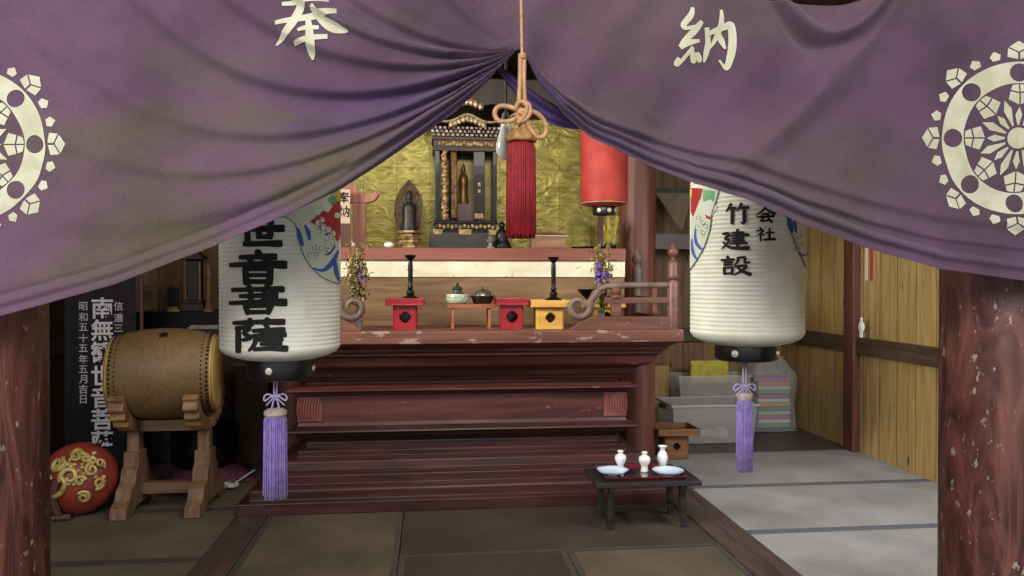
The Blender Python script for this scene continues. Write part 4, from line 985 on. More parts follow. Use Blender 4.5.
STROKES = {
 '世': [[(4,38,9),(50,35,12),(97,31,16)],[(25,16,12),(27,50,12),(27,86,12)],[(22,85,11),(60,83,12),(93,82,15)],[(50,6,13),(50,62,12)],[(74,8,13),(72,62,12)],[(50,60,9),(72,60,9)]],
 '音': [[(49,-2,12),(52,12,14)],[(18,18,9),(50,16,11),(82,15,13)],[(33,22,10),(39,35,11)],[(67,21,12),(60,35,9)],[(2,42,9),(50,38,11),(99,40,17)],[(27,50,11),(29,98,12)],[(27,53,9),(73,52,10)],[(73,51,12),(71,98,13)],[(32,73,8),(70,72,8)],[(30,93,9),(72,93,9)]],
 '菩': [[(5,14,9),(50,12,10),(95,12,14)],[(33,2,11),(37,25,11)],[(67,1,12),(61,25,10)],[(18,36,8),(50,34,10),(84,34,13)],[(34,40,9),(40,53,10)],[(65,40,11),(58,53,8)],[(1,60,8),(50,57,11),(99,59,17)],[(27,68,11),(32,97,11)],[(28,71,9),(72,69,10)],[(74,68,13),(68,97,11)],[(32,93,9),(70,92,9)]],
 '薩': [[(5,11,8),(50,9,10),(96,10,13)],[(33,0,10),(36,20,10)],[(67,0,11),(62,20,9)],[(8,28,8),(34,27,10),(22,44,8),(35,58,10),(20,66,7)],[(12,27,10),(12,100,11)],[(64,22,9),(68,31,9)],[(42,37,8),(96,35,11)],[(55,39,8),(58,48,8)],[(82,38,10),(75,48,8)],[(42,53,8),(98,51,11)],[(46,52,9),(42,80,9),(32,100,5)],[(57,57,8),(50,68,7)],[(54,67,7),(93,66,9)],[(55,80,7),(91,80,9)],[(72,55,10),(72,95,10)],[(42,96,8),(70,95,9),(102,96,13)]],
 '竹': [[(26,2,11),(18,20,10),(6,38,5)],[(16,25,9),(46,23,11)],[(32,26,12),(31,94,12)],[(68,2,11),(60,20,10),(50,36,5)],[(62,23,9),(95,21,12)],[(79,23,13),(79,92,13),(64,88,4)]],
 '建': [[(40,13,8),(80,11,9)],[(80,10,10),(79,42,9)],[(32,27,8),(98,24,11)],[(40,41,8),(80,40,8)],[(42,54,8),(84,52,9)],[(36,67,8),(93,65,10)],[(60,0,11),(60,80,11)],[(6,18,9),(28,16,11),(14,44,9),(30,46,10),(20,70,9),(2,92,5)],[(8,60,8),(30,84,11),(60,91,13),(100,90,17)]],
 '設': [[(20,2,10),(25,11,10)],[(2,21,9),(43,18,10)],[(10,34,8),(38,32,8)],[(10,47,8),(38,45,8)],[(10,60,10),(12,96,10)],[(10,62,8),(38,60,8)],[(39,60,10),(37,96,10)],[(12,92,8),(38,91,8)],[(58,8,10),(57,28,10),(46,46,5)],[(58,9,8),(82,8,10),(80,34,10),(98,33,7)],[(48,55,9),(86,52,11),(72,76,11),(44,100,5)],[(56,60,8),(72,80,11),(100,97,15)]],
 '会': [[(50,0,11),(30,26,11),(0,48,5)],[(50,4,9),(70,24,12),(100,44,15)],[(30,43,9),(70,41,10)],[(10,61,9),(90,58,13)],[(48,60,10),(26,88,10),(72,85,10)],[(64,70,9),(84,98,14)]],
 '社': [[(22,0,10),(28,12,11)],[(4,23,9),(40,20,11),(24,44,9),(2,62,4)],[(26,40,11),(26,100,11)],[(32,46,9),(43,57,10)],[(52,41,9),(94,38,12)],[(72,10,12),(72,90,12)],[(42,92,9),(100,89,15)]]}
def chars(L, text, boxes, heavy=1.35):
    for ch, (x0, x1, y0, y1) in zip(text, boxes):
        b = MB(); w_, h_ = x1-x0, y1-y0
        for n_, st_ in enumerate(STROKES[ch]):
            pts = [(x0 + x/100*w_, y0 + y/100*h_, w/100*(w_*.35+h_*.65)*heavy) for x, y, w in st_]
            a0, b0, w0 = pts[0]; a1, b1, _ = pts[1]; l = math.hypot(a1-a0, b1-b0); e0 = (a0-(a1-a0)/l*w0*.3, b0-(b1-b0)/l*w0*.3, w0*.45)
            a2, b2, w2 = pts[-1]; a3, b3, _ = pts[-2]; l = math.hypot(a2-a3, b2-b3); e1 = (a2+(a2-a3)/l*w2*.3, b2+(b2-b3)/l*w2*.3, w2*.35)
            v_, f_ = brush([e0]+pts+[e1], 4); lpaint(b, L, v_, f_, 0.0012+0.00015*n_)
        b.build('character', M_ink, L[0])
def art_left(L):
    chars(L, '世音菩薩', [(237, 284, 219, 249), (234, 285, 252, 284), (234, 285, 286, 314), (235, 285, 319, 350)])
    wave_art(L, [(284,216),(294,223),(297,233),(300,247),(305,259),(312,269),(321,277),(331,282),(341,284),(341,262),(341,235),(341,205),(341,186),(318,186),(300,196)],
        [[(309,221),(315,216),(318,207),(323,203),(331,201),(333,196),(341,199),(341,235),(336,241),(333,236),(328,228),(321,222),(314,224)]], [(325,205,5.5),(336,214,3),(316,209,5)], [[(327,198),(331,193),(336,196),(335,202),(330,203)]],
        [[(297,227,2),(299.5,237,5),(302.5,246,2)],[(304,224,1.5),(307.5,232,4.5),(309,240,2)],[(312,268,1),(322,270,3.5),(331,262,5),(337,250,2)],[(333.5,258,2),(334.5,270,4.5),(338,282,2)],[(323,235,1),(326,233,2.5),(331,229,1.5)],[(324,254,1),(328,253,2.5),(334,245,2)]],
        [(317,222,3.4),(322,226,3.4),(327,229,3.4),(332,233,3.4),(318,232,3.6),(325,238,3.8),(331,242,3.6),(313,247,3.6),(320,247,3.8),(327,249,3.4),(309,254,3.4),(321,219,3),(316,254,3)], [[(333,190),(341,188),(341,198),(336,200)]])
def art_right(L):
    chars(L, '竹建設', [(725, 749, 203, 224), (722, 748, 230, 250), (722, 750, 256, 275)], 1.25)
    chars(L, '会社', [(755, 773, 208, 223), (755, 773, 228, 241)], 1.2)
    wave_art(L, [(720,186),(717,200),(713,212),(711,228),(706,245),(702,253),(698,260),(694,266),(691,270),(690,240),(690,215),(690,186)],
        [[(692,186),(704,187),(702,196),(699,203),(697,209),(694,216),(692,210)],[(706,213),(712,214),(711,219),(707,217)]], [(709,207,8)], [[(704,188),(716,190),(715,200),(704,200)]],
        [[(696.5,228,1.5),(697,240,3),(701,247,3),(704,249,1.5)],[(693,238,1.5),(694.5,252,3),(699,260,1.5)]],
        [(700,217,3),(704,221,3),(707,226,3),(699,226,3.2),(704,231,3)], [[(691,186),(693.5,188),(693,196),(691,198)]])
    wave_art(L, [(781,206),(783,214),(785,222),(788,234),(791,243),(795,252),(798,259),(801,266),(803,270),(803,240),(803,205)], [], [], [],
        [[(786,218,3),(787,226,5),(789,234,2)],[(791,222,3),(792,230,3),(793,234,1)],[(795,253,2),(798,256,2.5),(801,255,1.5)]], [(793,240,3),(797,244,3),(794,249,3),(798,236,3)])
tL, cL, kL = paper_lantern('white paper lantern with black characters hanging in front of the altar left end', 281, 354, 118, 2.62, 66, (363, 381), art_left)
tR, cR, kR = paper_lantern('white paper lantern with two columns of black characters hanging by the storage box', 746.5, 340, 112, 3.0, 62, (349, 363), art_right)
def lantern_tassel(label, px, ytop, ybow, ycap, ybot, w, Yl):
    p_ = W(px, ycap, Yl); k = S(p_)
    t = thing('lantern_tassel', label, 'tassel', tuple(p_), 0, 'violet tassels under the white lanterns')
    H = (ybot-ycap)*k; Rr = w/2*k
    tassel_mb(Rr, H, 150, int(px), 1.06, 0.75*k).build('strands', M_vt, t, smooth='all')
    MB().lathe([(0, 5*k), (Rr*.7, 4.5*k), (Rr*1.02, 2*k), (Rr*1.04, -1*k), (Rr*.9, -3*k), (Rr*.7, -3*k)], 24).build('cap', mat('lilac_cap', 'a89aa0', 'c4b49c', rough=0.5, scale=40), t, smooth=True)
    b = MB(); yb_ = (ycap-ybow)*k; yt_ = (ycap-ytop)*k
    for s_ in (-1, 1):
        b.tube(smooth_pts([(s_*1.2*k, 0, yt_), (s_*1.3*k, 0, yb_+3*k), (0, -.003, yb_), (s_*2.5*k, 0, yb_-7*k), (s_*4*k, 0, 1*k)], 5), 0.95*k, 8)
        b.tube(smooth_pts([(0, -.004, yb_), (s_*4*k, -.006, yb_-0.5*k), (s_*10*k, -.002, yb_-4.5*k), (s_*11*k, 0, yb_-1*k), (s_*8*k, -.002, yb_+2*k), (s_*3*k, -.005, yb_+1*k), (0, -.006, yb_)], 5), 0.95*k, 8)
        b.tube(smooth_pts([(0, -.006, yb_), (s_*4*k, -.006, yb_-4*k), (s_*9*k, 0, yb_-9.5*k)], 5), 0.8*k, 8)
    b.sphere((0, -.005, yb_), 1.9*k, 12, 8)
    b.build('bow_cord', M_vc, t, smooth='all'); return t
lantern_tassel('violet tassel with a bow hanging under the left white lantern', 275.5, 376, 396, 413, 494, 22, cL.y)
lantern_tassel('violet tassel with a bow hanging under the right white lantern', 744.5, 362, 386, 397, 468, 15, cR.y)
# red lantern by the rear pillar
Yr = 5.55; c = W(604, 204, Yr); k = S(c)
t = thing('red_lantern', 'red paper lantern with black collar hanging near the round rear pillar', 'lantern', tuple(c))
R_ = 23.5*k; prof = [(0.5*R_, -3*k), (0.8*R_, -1.5*k), (0.98*R_, 1*k)]
for i in range(161): prof.append((R_-0.0012+0.0012*abs(math.cos(PI*i/4)), (2+88*i/160)*k))
prof += [(0.85*R_, 93*k), (0.5*R_, 95*k)]
MB().lathe(prof, 48, cap=False).build('paper_body', mat('red_paper', '9c2c26', 'b03c34', rough=0.7, scale=7), t, smooth='all')
MB().lathe([(0.97*R_, 0.2*k), (R_*.99, 2*k), (R_*.97, 0)], 48, cap=False).build('lower_rim', mat('rim_pale', '8a7a50', 'a89868'), t, smooth='all')
cp = MB().lathe([(11*k, -11*k), (11.5*k, -10*k), (11.5*k, -4*k), (11*k, -3*k), (9*k, -3*k), (9*k, -11*k)], 32).build('bottom_collar', M_cap, t, smooth=40)
for deg in (-38, 14, 60, 200):
    a = math.radians(deg); MB().lathe([(0, 1.5*k), (1.8*k, 1.2*k), (2.4*k, 0)], 12, Matrix.Translation((11.5*k*math.sin(a), -11.5*k*math.cos(a), -7*k)) @ Matrix.Rotation(a, 4, 'Z') @ Matrix.Rotation(PI/2, 4, 'X')).build('rosette', M_ros, cp)
MB().lathe([(11*k, 94*k), (11*k, 102*k), (0, 103*k)], 32).build('top_collar', M_cap, t, smooth=40)
MB().tube([(0, 0, 100*k), (0, 0, 3.25-c.z)], 0.004, 6).build('hanging_cord', M_cord, t)

# ------------------------------------------------------------------ left side: drum on its stand
M_stand = wood('drum_stand_wood', '5e4634', '846448', 'z', rough=0.6, scale=5)
M_standx = wood('drum_stand_wood_rail', '5e4634', '7e6046', 'x', rough=0.6, scale=5)
fl, fr_ = G(126, 516), G(203, 514)
base = (fl + fr_)/2; k = S(base); yd = base.y
base = G(167, 506); k = S(base)
Rm = 45*k
ds = thing('drum_stand', 'wooden drum stand with cloud-shaped brackets and stepped feet', 'drum stand', tuple(base))
xl_, xr_ = -30*k, 37*k
DY = 0.26
for x in (xl_, xr_):
    MB().box(x-5.5*k, x+5.5*k, -0.045, 0.045, 8*k, 84*k).build('upright', M_stand, ds, bevel=0.005)
    ft = [(-0.30, 0), (-0.29, 0.07), (-0.23, 0.10), (-0.20, 0.16), (-0.13, 0.20), (-0.11, 0.27), (-0.075, 0.30), (-0.07, 0.38), (0.07, 0.38), (0.075, 0.30), (0.11, 0.27), (0.13, 0.20), (0.20, 0.16), (0.23, 0.10), (0.29, 0.07), (0.30, 0), (0.17, 0), (0.12, 0.04), (-0.12, 0.04), (-0.17, 0)]
    MB().prism(ft, x-7.5*k, x+7.5*k, 'x').build('foot', M_stand, ds, bevel=0.006)
    pts = [(0.0, .52), (0.10, .52), (0.12, .55), (0.165, .54), (0.185, .58), (0.235, .57), (0.25, .615), (0.295, .625), (0.295, .67), (0.33, .69), (0.315, .735), (0.33, .765), (0.29, .785)]
    inner = [(Rm*1.02*math.sin(a), 133*k - Rm*math.cos(a)) for a in [math.radians(d_) for d_ in (60, 48, 36, 24, 12, 0)]]
    for sgn in (-1, 1):
        q_ = [(sgn*a, b_) for a, b_ in smooth_pts(pts, 4) + inner]
        MB().prism(q_, x-7*k, x+7*k, 'x').build('cloud_bracket', mat('cloud_bracket_wood', '6a4c34', 'a07a50', rough=0.55, scale=9, bump=0.3), ds, bevel=0.006)
MB().box(xl_, xr_, -0.035, 0.035, 76*k, 87*k).build('top_rail', M_standx, ds, bevel=0.004)
MB().box(xl_, xr_, -0.035, 0.035, 14*k, 25*k).build('bottom_rail', M_standx, ds, bevel=0.004)
# barrel
cz = 133*k
dr = thing('drum', 'large barrel drum of swirling wood with studded skin heads lying on its stand', 'drum', (base.x, base.y, cz), math.radians(7))
Ld = 47.5*k; Rm = 45*k; Re = 37.5*k
RX = Matrix.Rotation(PI/2, 4, 'Y')
prof = [(Re*0.985, -Ld)] + [(Re + (Rm-Re)*math.cos(PI/2*(i/14-1))**0.9 if False else Re + (Rm-Re)*(1-((i-14)/14)**2), -Ld + 2*Ld*i/28) for i in range(29)] + [(Re*0.985, Ld)]
MB().lathe(prof, 64, RX, cap=False).build('barrel', rings_mat('swirl_wood', '6a5236', '4a3824', '846a44'), dr, smooth=60)
M_skin = mat('drum_skin', 'a88a48', 'c8a860', rough=0.6, scale=5)
for sgn in (-1, 1):
    pr = [(0, sgn*(Ld+0.012)), (Re*0.9, sgn*(Ld+0.012)), (Re*0.985, sgn*(Ld+0.006)), (Re*1.015, sgn*(Ld-0.01)), (Re*1.06, sgn*(Ld-13*k)), (Re*1.045, sgn*(Ld-13*k))]
    h = MB().lathe(pr, 64, RX, cap=False).build('drum_head', M_skin, dr, smooth=50)
    sb = MB()
    for row in range(2):
        for i in range(56):
            a = 2*PI*(i+0.5*row)/56; d_ = Ld - (4.5+5*row)*k; rr = Re*1.015 + (Re*0.045)*((4.5+5*row)/13)
            sb.sphere((sgn*d_, rr*math.cos(a), rr*math.sin(a)), (0.009, 0.009, 0.009), 8, 5)
    sb.build('stud_band', M_blk, h, smooth='all')
# small metal ring plate on the barrel
rp = MB(); a0 = math.radians(-62)
rp.lathe([(0, .006), (3*k, .005), (4*k, .002), (4*k, 0)], 16, Matrix.Rotation(math.radians(28), 4, 'X') @ Matrix.Translation((2*k, 0, Rm)))
rp.tube([(2*k + 5*k*math.cos(t_), -Rm*0.5 - 4*k*math.sin(t_)*0.5 - .004, Rm*0.875 + 4*k*math.sin(t_)*0.8 - 4*k) for t_ in [2*PI*i/16 for i in range(17)]], 0.004, 6)
rp.build('ring_handle', M_brz, dr, smooth=60)

# wooden fish (red slit drum)
p = G(77, 520); k = S(p); p = Vector((p.x-0.04, p.y+0.14, 0))
k = S(p)
wf = thing('wooden_fish', 'round red slit drum with raised gilt cloud scrolls on the floor by the left pillar', 'slit drum', (p.x, p.y, 0), math.radians(5))
RXs, RYs, RZs = 35*k, 32*k, 35.5*k
Cz = RZs*1.0
TILT = Matrix.Translation((0, 0, Cz)) @ Matrix.Rotation(math.radians(-4), 4, 'Y')
def fish_pt(u, v, lift=0.0):
    """u = longitude seen from the front, v = latitude (radians)"""
    x = math.sin(u)*math.cos(v); y = -math.cos(u)*math.cos(v); z_ = math.sin(v)
    return (x*(RXs+lift), y*(RYs+lift), z_*(RZs+lift))
MB().sphere((0,0,0), (RXs, RYs, RZs), 48, 30, TILT).build('body', mat('fish_red', '7a2c24', '963e32', rough=0.45, scale=5), wf, smooth='all')
gm = MB(); gk = MB()
def curl(u0, v0, r0, turns, a0, dirn, rad, tail=None):
    pts = []
    if tail: pts += [fish_pt(uu, vv, 0.006) for uu, vv in tail]
    n_ = int(turns*14)
    for j in range(n_):
        a = a0 + dirn*j*2*PI/14; r_ = r0*(1-j/(n_*1.25)); pts.append(fish_pt(u0 + r_*math.cos(a), v0 + r_*math.sin(a), 0.008))
    pts = smooth_pts(pts, 2)
    gm.tube(pts, [rad*1.25*(1-0.4*i/len(pts)) for i in range(len(pts))], 8, TILT); gk.tube([tuple(Vector(p_)*0.975) for p_ in pts], [rad*1.35*(1-0.4*i/len(pts)) for i in range(len(pts))], 8, TILT)
for a in ((-.62, .15, .17, 1.6, 0.3, 1, .013, None), (-.35, .62, .18, 1.7, 1.0, -1, .014, None), (.35, -.35, .15, 1.6, 2.4, -1, .012, None), (.05, .25, .22, 1.2, 3.6, -1, .016, None), (.62, .35, .16, 1.5, 1, 1, .012, None),
          (.25, .82, .2, 1.4, 0, 1, .013, None), (.75, -.05, .14, 1.5, 4, 1, .011, None), (.5, .7, .13, 1.4, 2, -1, .011, None), (.9, .45, .13, 1.4, 5, 1, .010, None), (.0, .55, .13, 1.3, 2, 1, .012, None), (.3, .1, .12, 1.3, 0, 1, .011, None), (.72, .62, .1, 1.2, 3, 1, .010, None)):
    curl(a[0], a[1], a[2]*1.15, *a[3:])
for i in range(30):
    rr_ = random.Random(i); uu, vv = rr_.uniform(-.1, .95), rr_.uniform(-.05, .85)
    q_ = Vector(fish_pt(uu, vv, 0.004)); gm.sphere(tuple(q_), (0.016, 0.012, 0.013), 8, 6, TILT)
gm.tube(smooth_pts([fish_pt(-.62, .0, .01), fish_pt(-.45, -.2, .012), fish_pt(-.2, -.15, .012), fish_pt(-.05, .1, .012), fish_pt(-.2, .3, .012)], 5), .018, 8, TILT)
gm.build('gilt_scrolls', M_gold2, wf, smooth='all'); gk.build('scroll_outline', mat('scroll_black', '1c1814', '2a2420', rough=0.5), wf, smooth='all')  # black outline tubes set just beneath the gilt scrolls
hm = MB(); 
pts = [fish_pt(-.22, .18, .014), fish_pt(-.33, -.05, .02), fish_pt(-.40, -.35, .02), fish_pt(-.42, -.65, .03), fish_pt(-.52, -.92, .05)]
pts = smooth_pts([tuple(TILT @ Vector(q_)) for q_ in pts], 6)
for o_ in (-.012, -.004, .004, .012): hm.tube([(x+o_, y-abs(o_)*0.3, z_) for x, y, z_ in pts], .0065, 6)
ex, ey, ez = pts[-1]
for j in range(5): hm.sphere((ex-.035+.02*j, ey-.01, max(.022, ez+0.0)), (.016, .02, .02), 10, 6)
hm.build('carved_tail', mat('tail_wood', '4e3630', '6c4c42', rough=0.6, scale=30, bump=0.4), wf, smooth=60)
# ring cushion the slit drum leans on
o = MB().lathe([(.10,0),(.16,.012),(.17,.04),(.15,.07),(.10,.078),(.06,.06),(.05,0)], 32).build('ring_cushion', mat('dark_cushion', '2a2224', '3c3032', rough=0.9, scale=20), smooth='all')
o.location = (p.x+0.24, p.y+0.55, 0); tag(o, 'dark round cushion beside the red slit drum, behind the drum stand foot', 'cushion')

# banner with white writing
Yb = 6.0; p = W(101, 460, Yb); k = S(p)
bn = thing('prayer_banner', 'tall dark banner with white characters standing behind the drum', 'banner', (p.x, Yb, 0))
zb = 0.10; ztop = 2.55
wb = 34*k
bb = MB(); n = 24; vs = []
for i in range(n+1):
    x = -wb + 2*wb*i/n
    for j in range(2): vs.append((x, 0.006*math.sin(i*0.9), zb if j == 0 else ztop))
bb.add(vs, [(2*i, 2*i+2, 2*i+3, 2*i+1) for i in range(n)])
fo = bb.build('banner_cloth', mat('indigo_cloth', '17141c', '221c28', rough=0.9, scale=20), bn, smooth='all'); q = fo.modifiers.new('thickness', 'SOLIDIFY'); q.thickness = 0.003
MB().tube([(-wb-0.06, 0.01, ztop), (wb+0.06, 0.01, ztop)], 0.013, 10).build('top_rod', M_darkz, bn)
MB().tube([(wb+0.03, 0.03, 0), (wb+0.03, 0.03, ztop+0.05)], 0.014, 10).build('pole', M_post, bn)
MB().box(-wb*0.8, wb*0.8, -0.05, 0.09, 0, 0.05).box(-0.03, 0.03, 0.0, 0.05, 0.05, zb).box(wb-0.02, wb+0.06, -0.05, 0.1, 0, 0.05).build('foot', M_darkz, bn)
M_wt = mat('banner_white', 'c4c0c8', 'd6d2d8', rough=0.9, scale=20)
M_wt2 = mat('banner_white_soft', 'a8a4ae', 'bcb8c0', rough=0.9, scale=20)
def btext(txt, cx, ys, size, m, off):
    for ch, yy in zip(txt, ys):
        v_, f_ = glyph(ch, size*k, off); q_ = W(cx, yy, Yb); g_ = MB(); 
        g_.add([(x + q_.x - p.x, -0.012, y + q_.z) for x, y in v_], f_); g_.build('character', m, bn)
btext('南無観世音菩薩', 103, [308, 330, 352, 375, 397, 419, 441], 20.5, M_wt, 0.02)
btext('信濃三十', 119, [306, 318, 328, 339], 8.6, M_wt2, 0.01)
btext('昭和五十五年五月吉日', 84, [306, 317, 327, 338, 348, 359, 369, 379, 389, 399], 8.6, M_wt2, 0.01)

# dark shelf unit with altar things at the back left
p = W(195, 330, 6.55); k = S(p); zt = W(195, 312, 6.55).z
sh = thing('back_cabinet', 'dark wooden cabinet standing behind the drum with small altar pieces on top', 'cabinet', (p.x, 6.6, 0))
MB().box(-0.52, 0.62, -0.05, 0.6, 0.0, zt-0.18).build('body', M_dark, sh, bevel=0.005)
MB().box(-0.56, 0.66, -0.08, 0.62, zt-0.18, zt-0.14).build('shelf_board', M_dark, sh, bevel=0.004)
MB().box(-0.52, 0.62, 0.0, 0.6, zt-0.14, zt).build('upper_step', M_blk, sh, bevel=0.005)
def X6(px, Y=6.65): return W(px, 300, Y).x
Yi = 6.66; kk = S(W(195, 300, Yi))
o = thing('memorial_tablet', 'black memorial tablet on a small stepped foot behind the drum', 'tablet', (X6(173), Yi, zt))
MB().box(-5*kk, 5*kk, -0.01, 0.01, 5*kk, 24*kk).build('tablet', M_blk, o, bevel=0.004)
MB().box(-6*kk, 6*kk, -0.03, 0.03, 0, 2.5*kk).box(-4*kk, 4*kk, -0.02, 0.02, 2.5*kk, 5*kk).build('foot', M_gm, o, bevel=0.003)
o = thing('dark_shrine', 'dark narrow wooden shrine standing in shadow behind the drum', 'shrine', (X6(191), Yi+0.05, zt))
MB().box(-11*kk, 11*kk, -0.05, 0.10, 0, 8*kk).box(-9*kk, 9*kk, -0.04, 0.09, 8*kk, 11*kk).build('base', M_darkz, o, bevel=0.006)
MB().box(-7.5*kk, 7.5*kk, 0.0, 0.08, 11*kk, 52*kk).build('body', M_dark, o, bevel=0.004)
for x in (-7, 7): MB().lathe([(1.4*kk, 11*kk), (1.1*kk, 50*kk)], 12, T(x*kk, -0.02, 0)).build('column', M_stand, o, smooth=True)
MB().prism([(-13*kk, 52*kk), (-9*kk, 56*kk), (0, 64*kk), (9*kk, 56*kk), (13*kk, 52*kk)], -0.06, 0.10).build('roof', M_dark, o, bevel=0.004)
o = thing('carved_pillar_ornament', 'slim carved brown ornament beside the left lantern edge in the dark corner', 'ornament', (X6(208), Yi, zt))
MB().lathe([(6*kk,0),(6*kk,2*kk),(3*kk,4*kk),(2*kk,12*kk),(3.5*kk,15*kk),(2*kk,20*kk),(2.4*kk,34*kk),(4*kk,38*kk),(2*kk,44*kk),(0,50*kk)], 16).build('stem', M_stand, o, smooth=50)
o = tag(MB().box(-17*kk, 12*kk, -0.035, 0.04, 0, 1.8*kk).box(-15*kk, 12*kk, -0.03, 0.035, 1.8*kk, 3.6*kk).build('folded_papers', mat('grey_paper', '8a8680', 'a09c94', rough=0.8, scale=20), loc=(X6(210), 6.557, zt-0.14), bevel=0.002), 'stack of folded grey papers on the dark cabinet ledge behind the drum', 'papers')
o = thing('folding_frame', 'small wooden easel frame leaning beside the dark banner', 'frame', (X6(147), Yi, zt))
f_ = MB(); f_.box(-9*kk, -7.5*kk, 0, .02, 0, 34*kk); f_.box(7.5*kk, 9*kk, 0, .02, 0, 34*kk); f_.box(-9*kk, 9*kk, 0, .02, 24*kk, 26*kk); f_.box(-9*kk, 9*kk, 0, .02, 8*kk, 10*kk)
f_.build('frame', M_stand, o, bevel=0.002); MB().box(-6*kk, 5*kk, -0.01, -0.004, 11*kk, 22*kk).build('picture', mat('dull_picture', '3e342c', '5a4c40', rough=0.8, scale=20), o)
# brown cabinet beside altar
q0, q1 = W(232, 410, 6.1), W(268, 410, 6.1); q1.x = min(q1.x, -1.33)
o = thing('side_cabinet', 'plain brown wooden cabinet between the drum and the altar', 'cabinet', ((q0.x+q1.x)/2, 6.3, 0))
hw_ = (q1.x-q0.x)/2+0.03; zc = W(250, 366, 6.1).z
MB().box(-hw_, hw_, 0, 0.19, 0.03, zc-0.02).build('body', wood('cabinet_brown', '3a2a1e', '4c3828', 'z'), o, bevel=0.004)
MB().box(-hw_-0.01, hw_+0.01, -0.012, 0.2, zc-0.02, zc).build('top_board', M_stand, o, bevel=0.003)
MB().box(-hw_+0.03, hw_-0.03, -0.008, 0, 0.08, zc-0.07).build('door', wood('cabinet_door', '463324', '58412e', 'z'), o, bevel=0.003)
MB().box(-hw_, hw_, 0.01, 0.19, 0, 0.03).build('plinth', M_dark, o)
# singing bowl on a cushion
p = G(203, 478); k = S(p); p.y += 0.04
o = thing('floor_cushion', 'flat maroon patterned cushion on the floor under the black bowl gong', 'cushion', (p.x, p.y, 0), 0.42)
b = MB(); n = 20; vs = []
for i in range(n+1):
    for j in range(n+1):
        u, v = i/n*2-1, j/n*2-1; h = 0.075*(1-u**6)*(1-v**6); vs.append((u*0.33, v*0.33, 0.012+h))
vs2 = [(x, y, 0.0) for x, y, z_ in vs]
b.add(vs + vs2, [(i*(n+1)+j, (i+1)*(n+1)+j, (i+1)*(n+1)+j+1, i*(n+1)+j+1) for i in range(n) for j in range(n)] + [((n+1)**2+i*(n+1)+j, (n+1)**2+i*(n+1)+j+1, (n+1)**2+(i+1)*(n+1)+j+1, (n+1)**2+(i+1)*(n+1)+j) for i in range(n) for j in range(n)]
  + [(i*(n+1), (n+1)**2+i*(n+1), (n+1)**2+(i+1)*(n+1), (i+1)*(n+1)) for i in range(n)] + [(i*(n+1)+n, (i+1)*(n+1)+n, (n+1)**2+(i+1)*(n+1)+n, (n+1)**2+i*(n+1)+n) for i in range(n)]
  + [(i, i+1, (n+1)**2+i+1, (n+1)**2+i) for i in range(n)] + [(n*(n+1)+i, (n+1)**2+n*(n+1)+i, (n+1)**2+n*(n+1)+i+1, n*(n+1)+i+1) for i in range(n)])
b.build('cushion_body', mat('maroon_brocade', '4a1f34', '5e2c44', rough=0.8, scale=9, c3='8a6070', chip=0.60, chipscale=30), o, smooth=50)
bc = (W(203, 450, p.y).x, p.y+0.03, 0.088)
o = MB().lathe([(24*k,0),(28*k,2*k),(31*k,8*k),(32*k,22*k),(31.5*k,38*k),(29.5*k,39*k),(29*k,36*k),(28*k,10*k),(0,5*k)], 48).build('bowl_gong', mat('black_bronze', '121113', '201e20', rough=0.35, metal=0.4, scale=8), loc=bc, smooth=50); tag(o, 'large black bowl gong standing on the maroon cushion', 'gong')
p = G(229, 489, 0.0); k = S(p)
o = thing('gong_striker', 'white cloth-wrapped striker with a pale stick lying by the maroon cushion', 'striker', (p.x, p.y, 0), 0.0)
b = MB(); vs=[]
for i in range(18):
    rr_ = random.Random(i+40); a = rr_.random()*6.28; q_ = rr_.uniform(0, 5.5)*k; b.sphere((q_*math.cos(a)*1.25, q_*math.sin(a)*2.2, rr_.uniform(2.2, 5)*k), (3.2*k, 4*k, 2.1*k), 10, 6)
b.build('wrapped_head', mat('white_cotton', 'b8bcc4', 'd0d4da', rough=0.9, scale=30), o, smooth='all')
MB().tube([(4*k, 0.05, 4*k), (18*k, 0.22, 11*k)], 0.007, 8).build('stick', mat('pale_stick', 'a8acb4', 'c0c4cc', rough=0.6), o, smooth=60)

# ------------------------------------------------------------------ small black table with tray, plates and vases
p = G(641, 506, 0); p = Vector((W(641, 500, 4.62).x, 4.62, 0)); k = S(p)
zt2 = 43*k + 0.0
zt2 = W(640, 482, 4.45).z
tb = thing('offering_table', 'small low black table with splayed legs in front of the altar right corner', 'table', tuple(p))
hw = 0.325; hd = 0.19
M_tbl = wood('black_table_wood', '1e1a1c', '322c2e', 'x', rough=0.4, scale=5, c3='6a6264', chip=0.72)
MB().box(-hw, hw, -hd, hd, zt2-0.028, zt2).build('table_top', M_tbl, tb, bevel=0.004)
for x in (-0.22, 0.22):
    for y in (-0.13, 0.13):
        b = MB(); sx = 1 if x > 0 else -1
        b.add([(x-.02, y-.014, zt2-.028), (x+.02, y-.014, zt2-.028), (x+.02, y+.014, zt2-.028), (x-.02, y+.014, zt2-.028),
               (x-.017+sx*.012, y-.014, 0), (x+.017+sx*.012, y-.014, 0), (x+.017+sx*.012, y+.014, 0), (x-.017+sx*.012, y+.014, 0)], [(0,1,2,3),(7,6,5,4),(0,4,5,1),(1,5,6,2),(2,6,7,3),(3,7,4,0)])
        b.build('leg', M_tbl, tb, bevel=0.003)
    MB().box(x-.014, x+.014, -0.13, 0.13, 0.08, 0.105).box(x-.02, x+.02, -0.17, 0.17, zt2-.06, zt2-.028).build('cross_rail', M_tbl, tb, bevel=0.003)
MB().box(-0.22, 0.22, -0.012, 0.012, 0.082, 0.102).build('stretcher', M_tbl, tb, bevel=0.003)
M_tray = mat('tray_lacquer', '5a1c20', '74282a', rough=0.25, scale=6, coat=0.5); M_trayin = mat('tray_inner', '25262c', '30323a', rough=0.12, scale=4, coat=0.6)
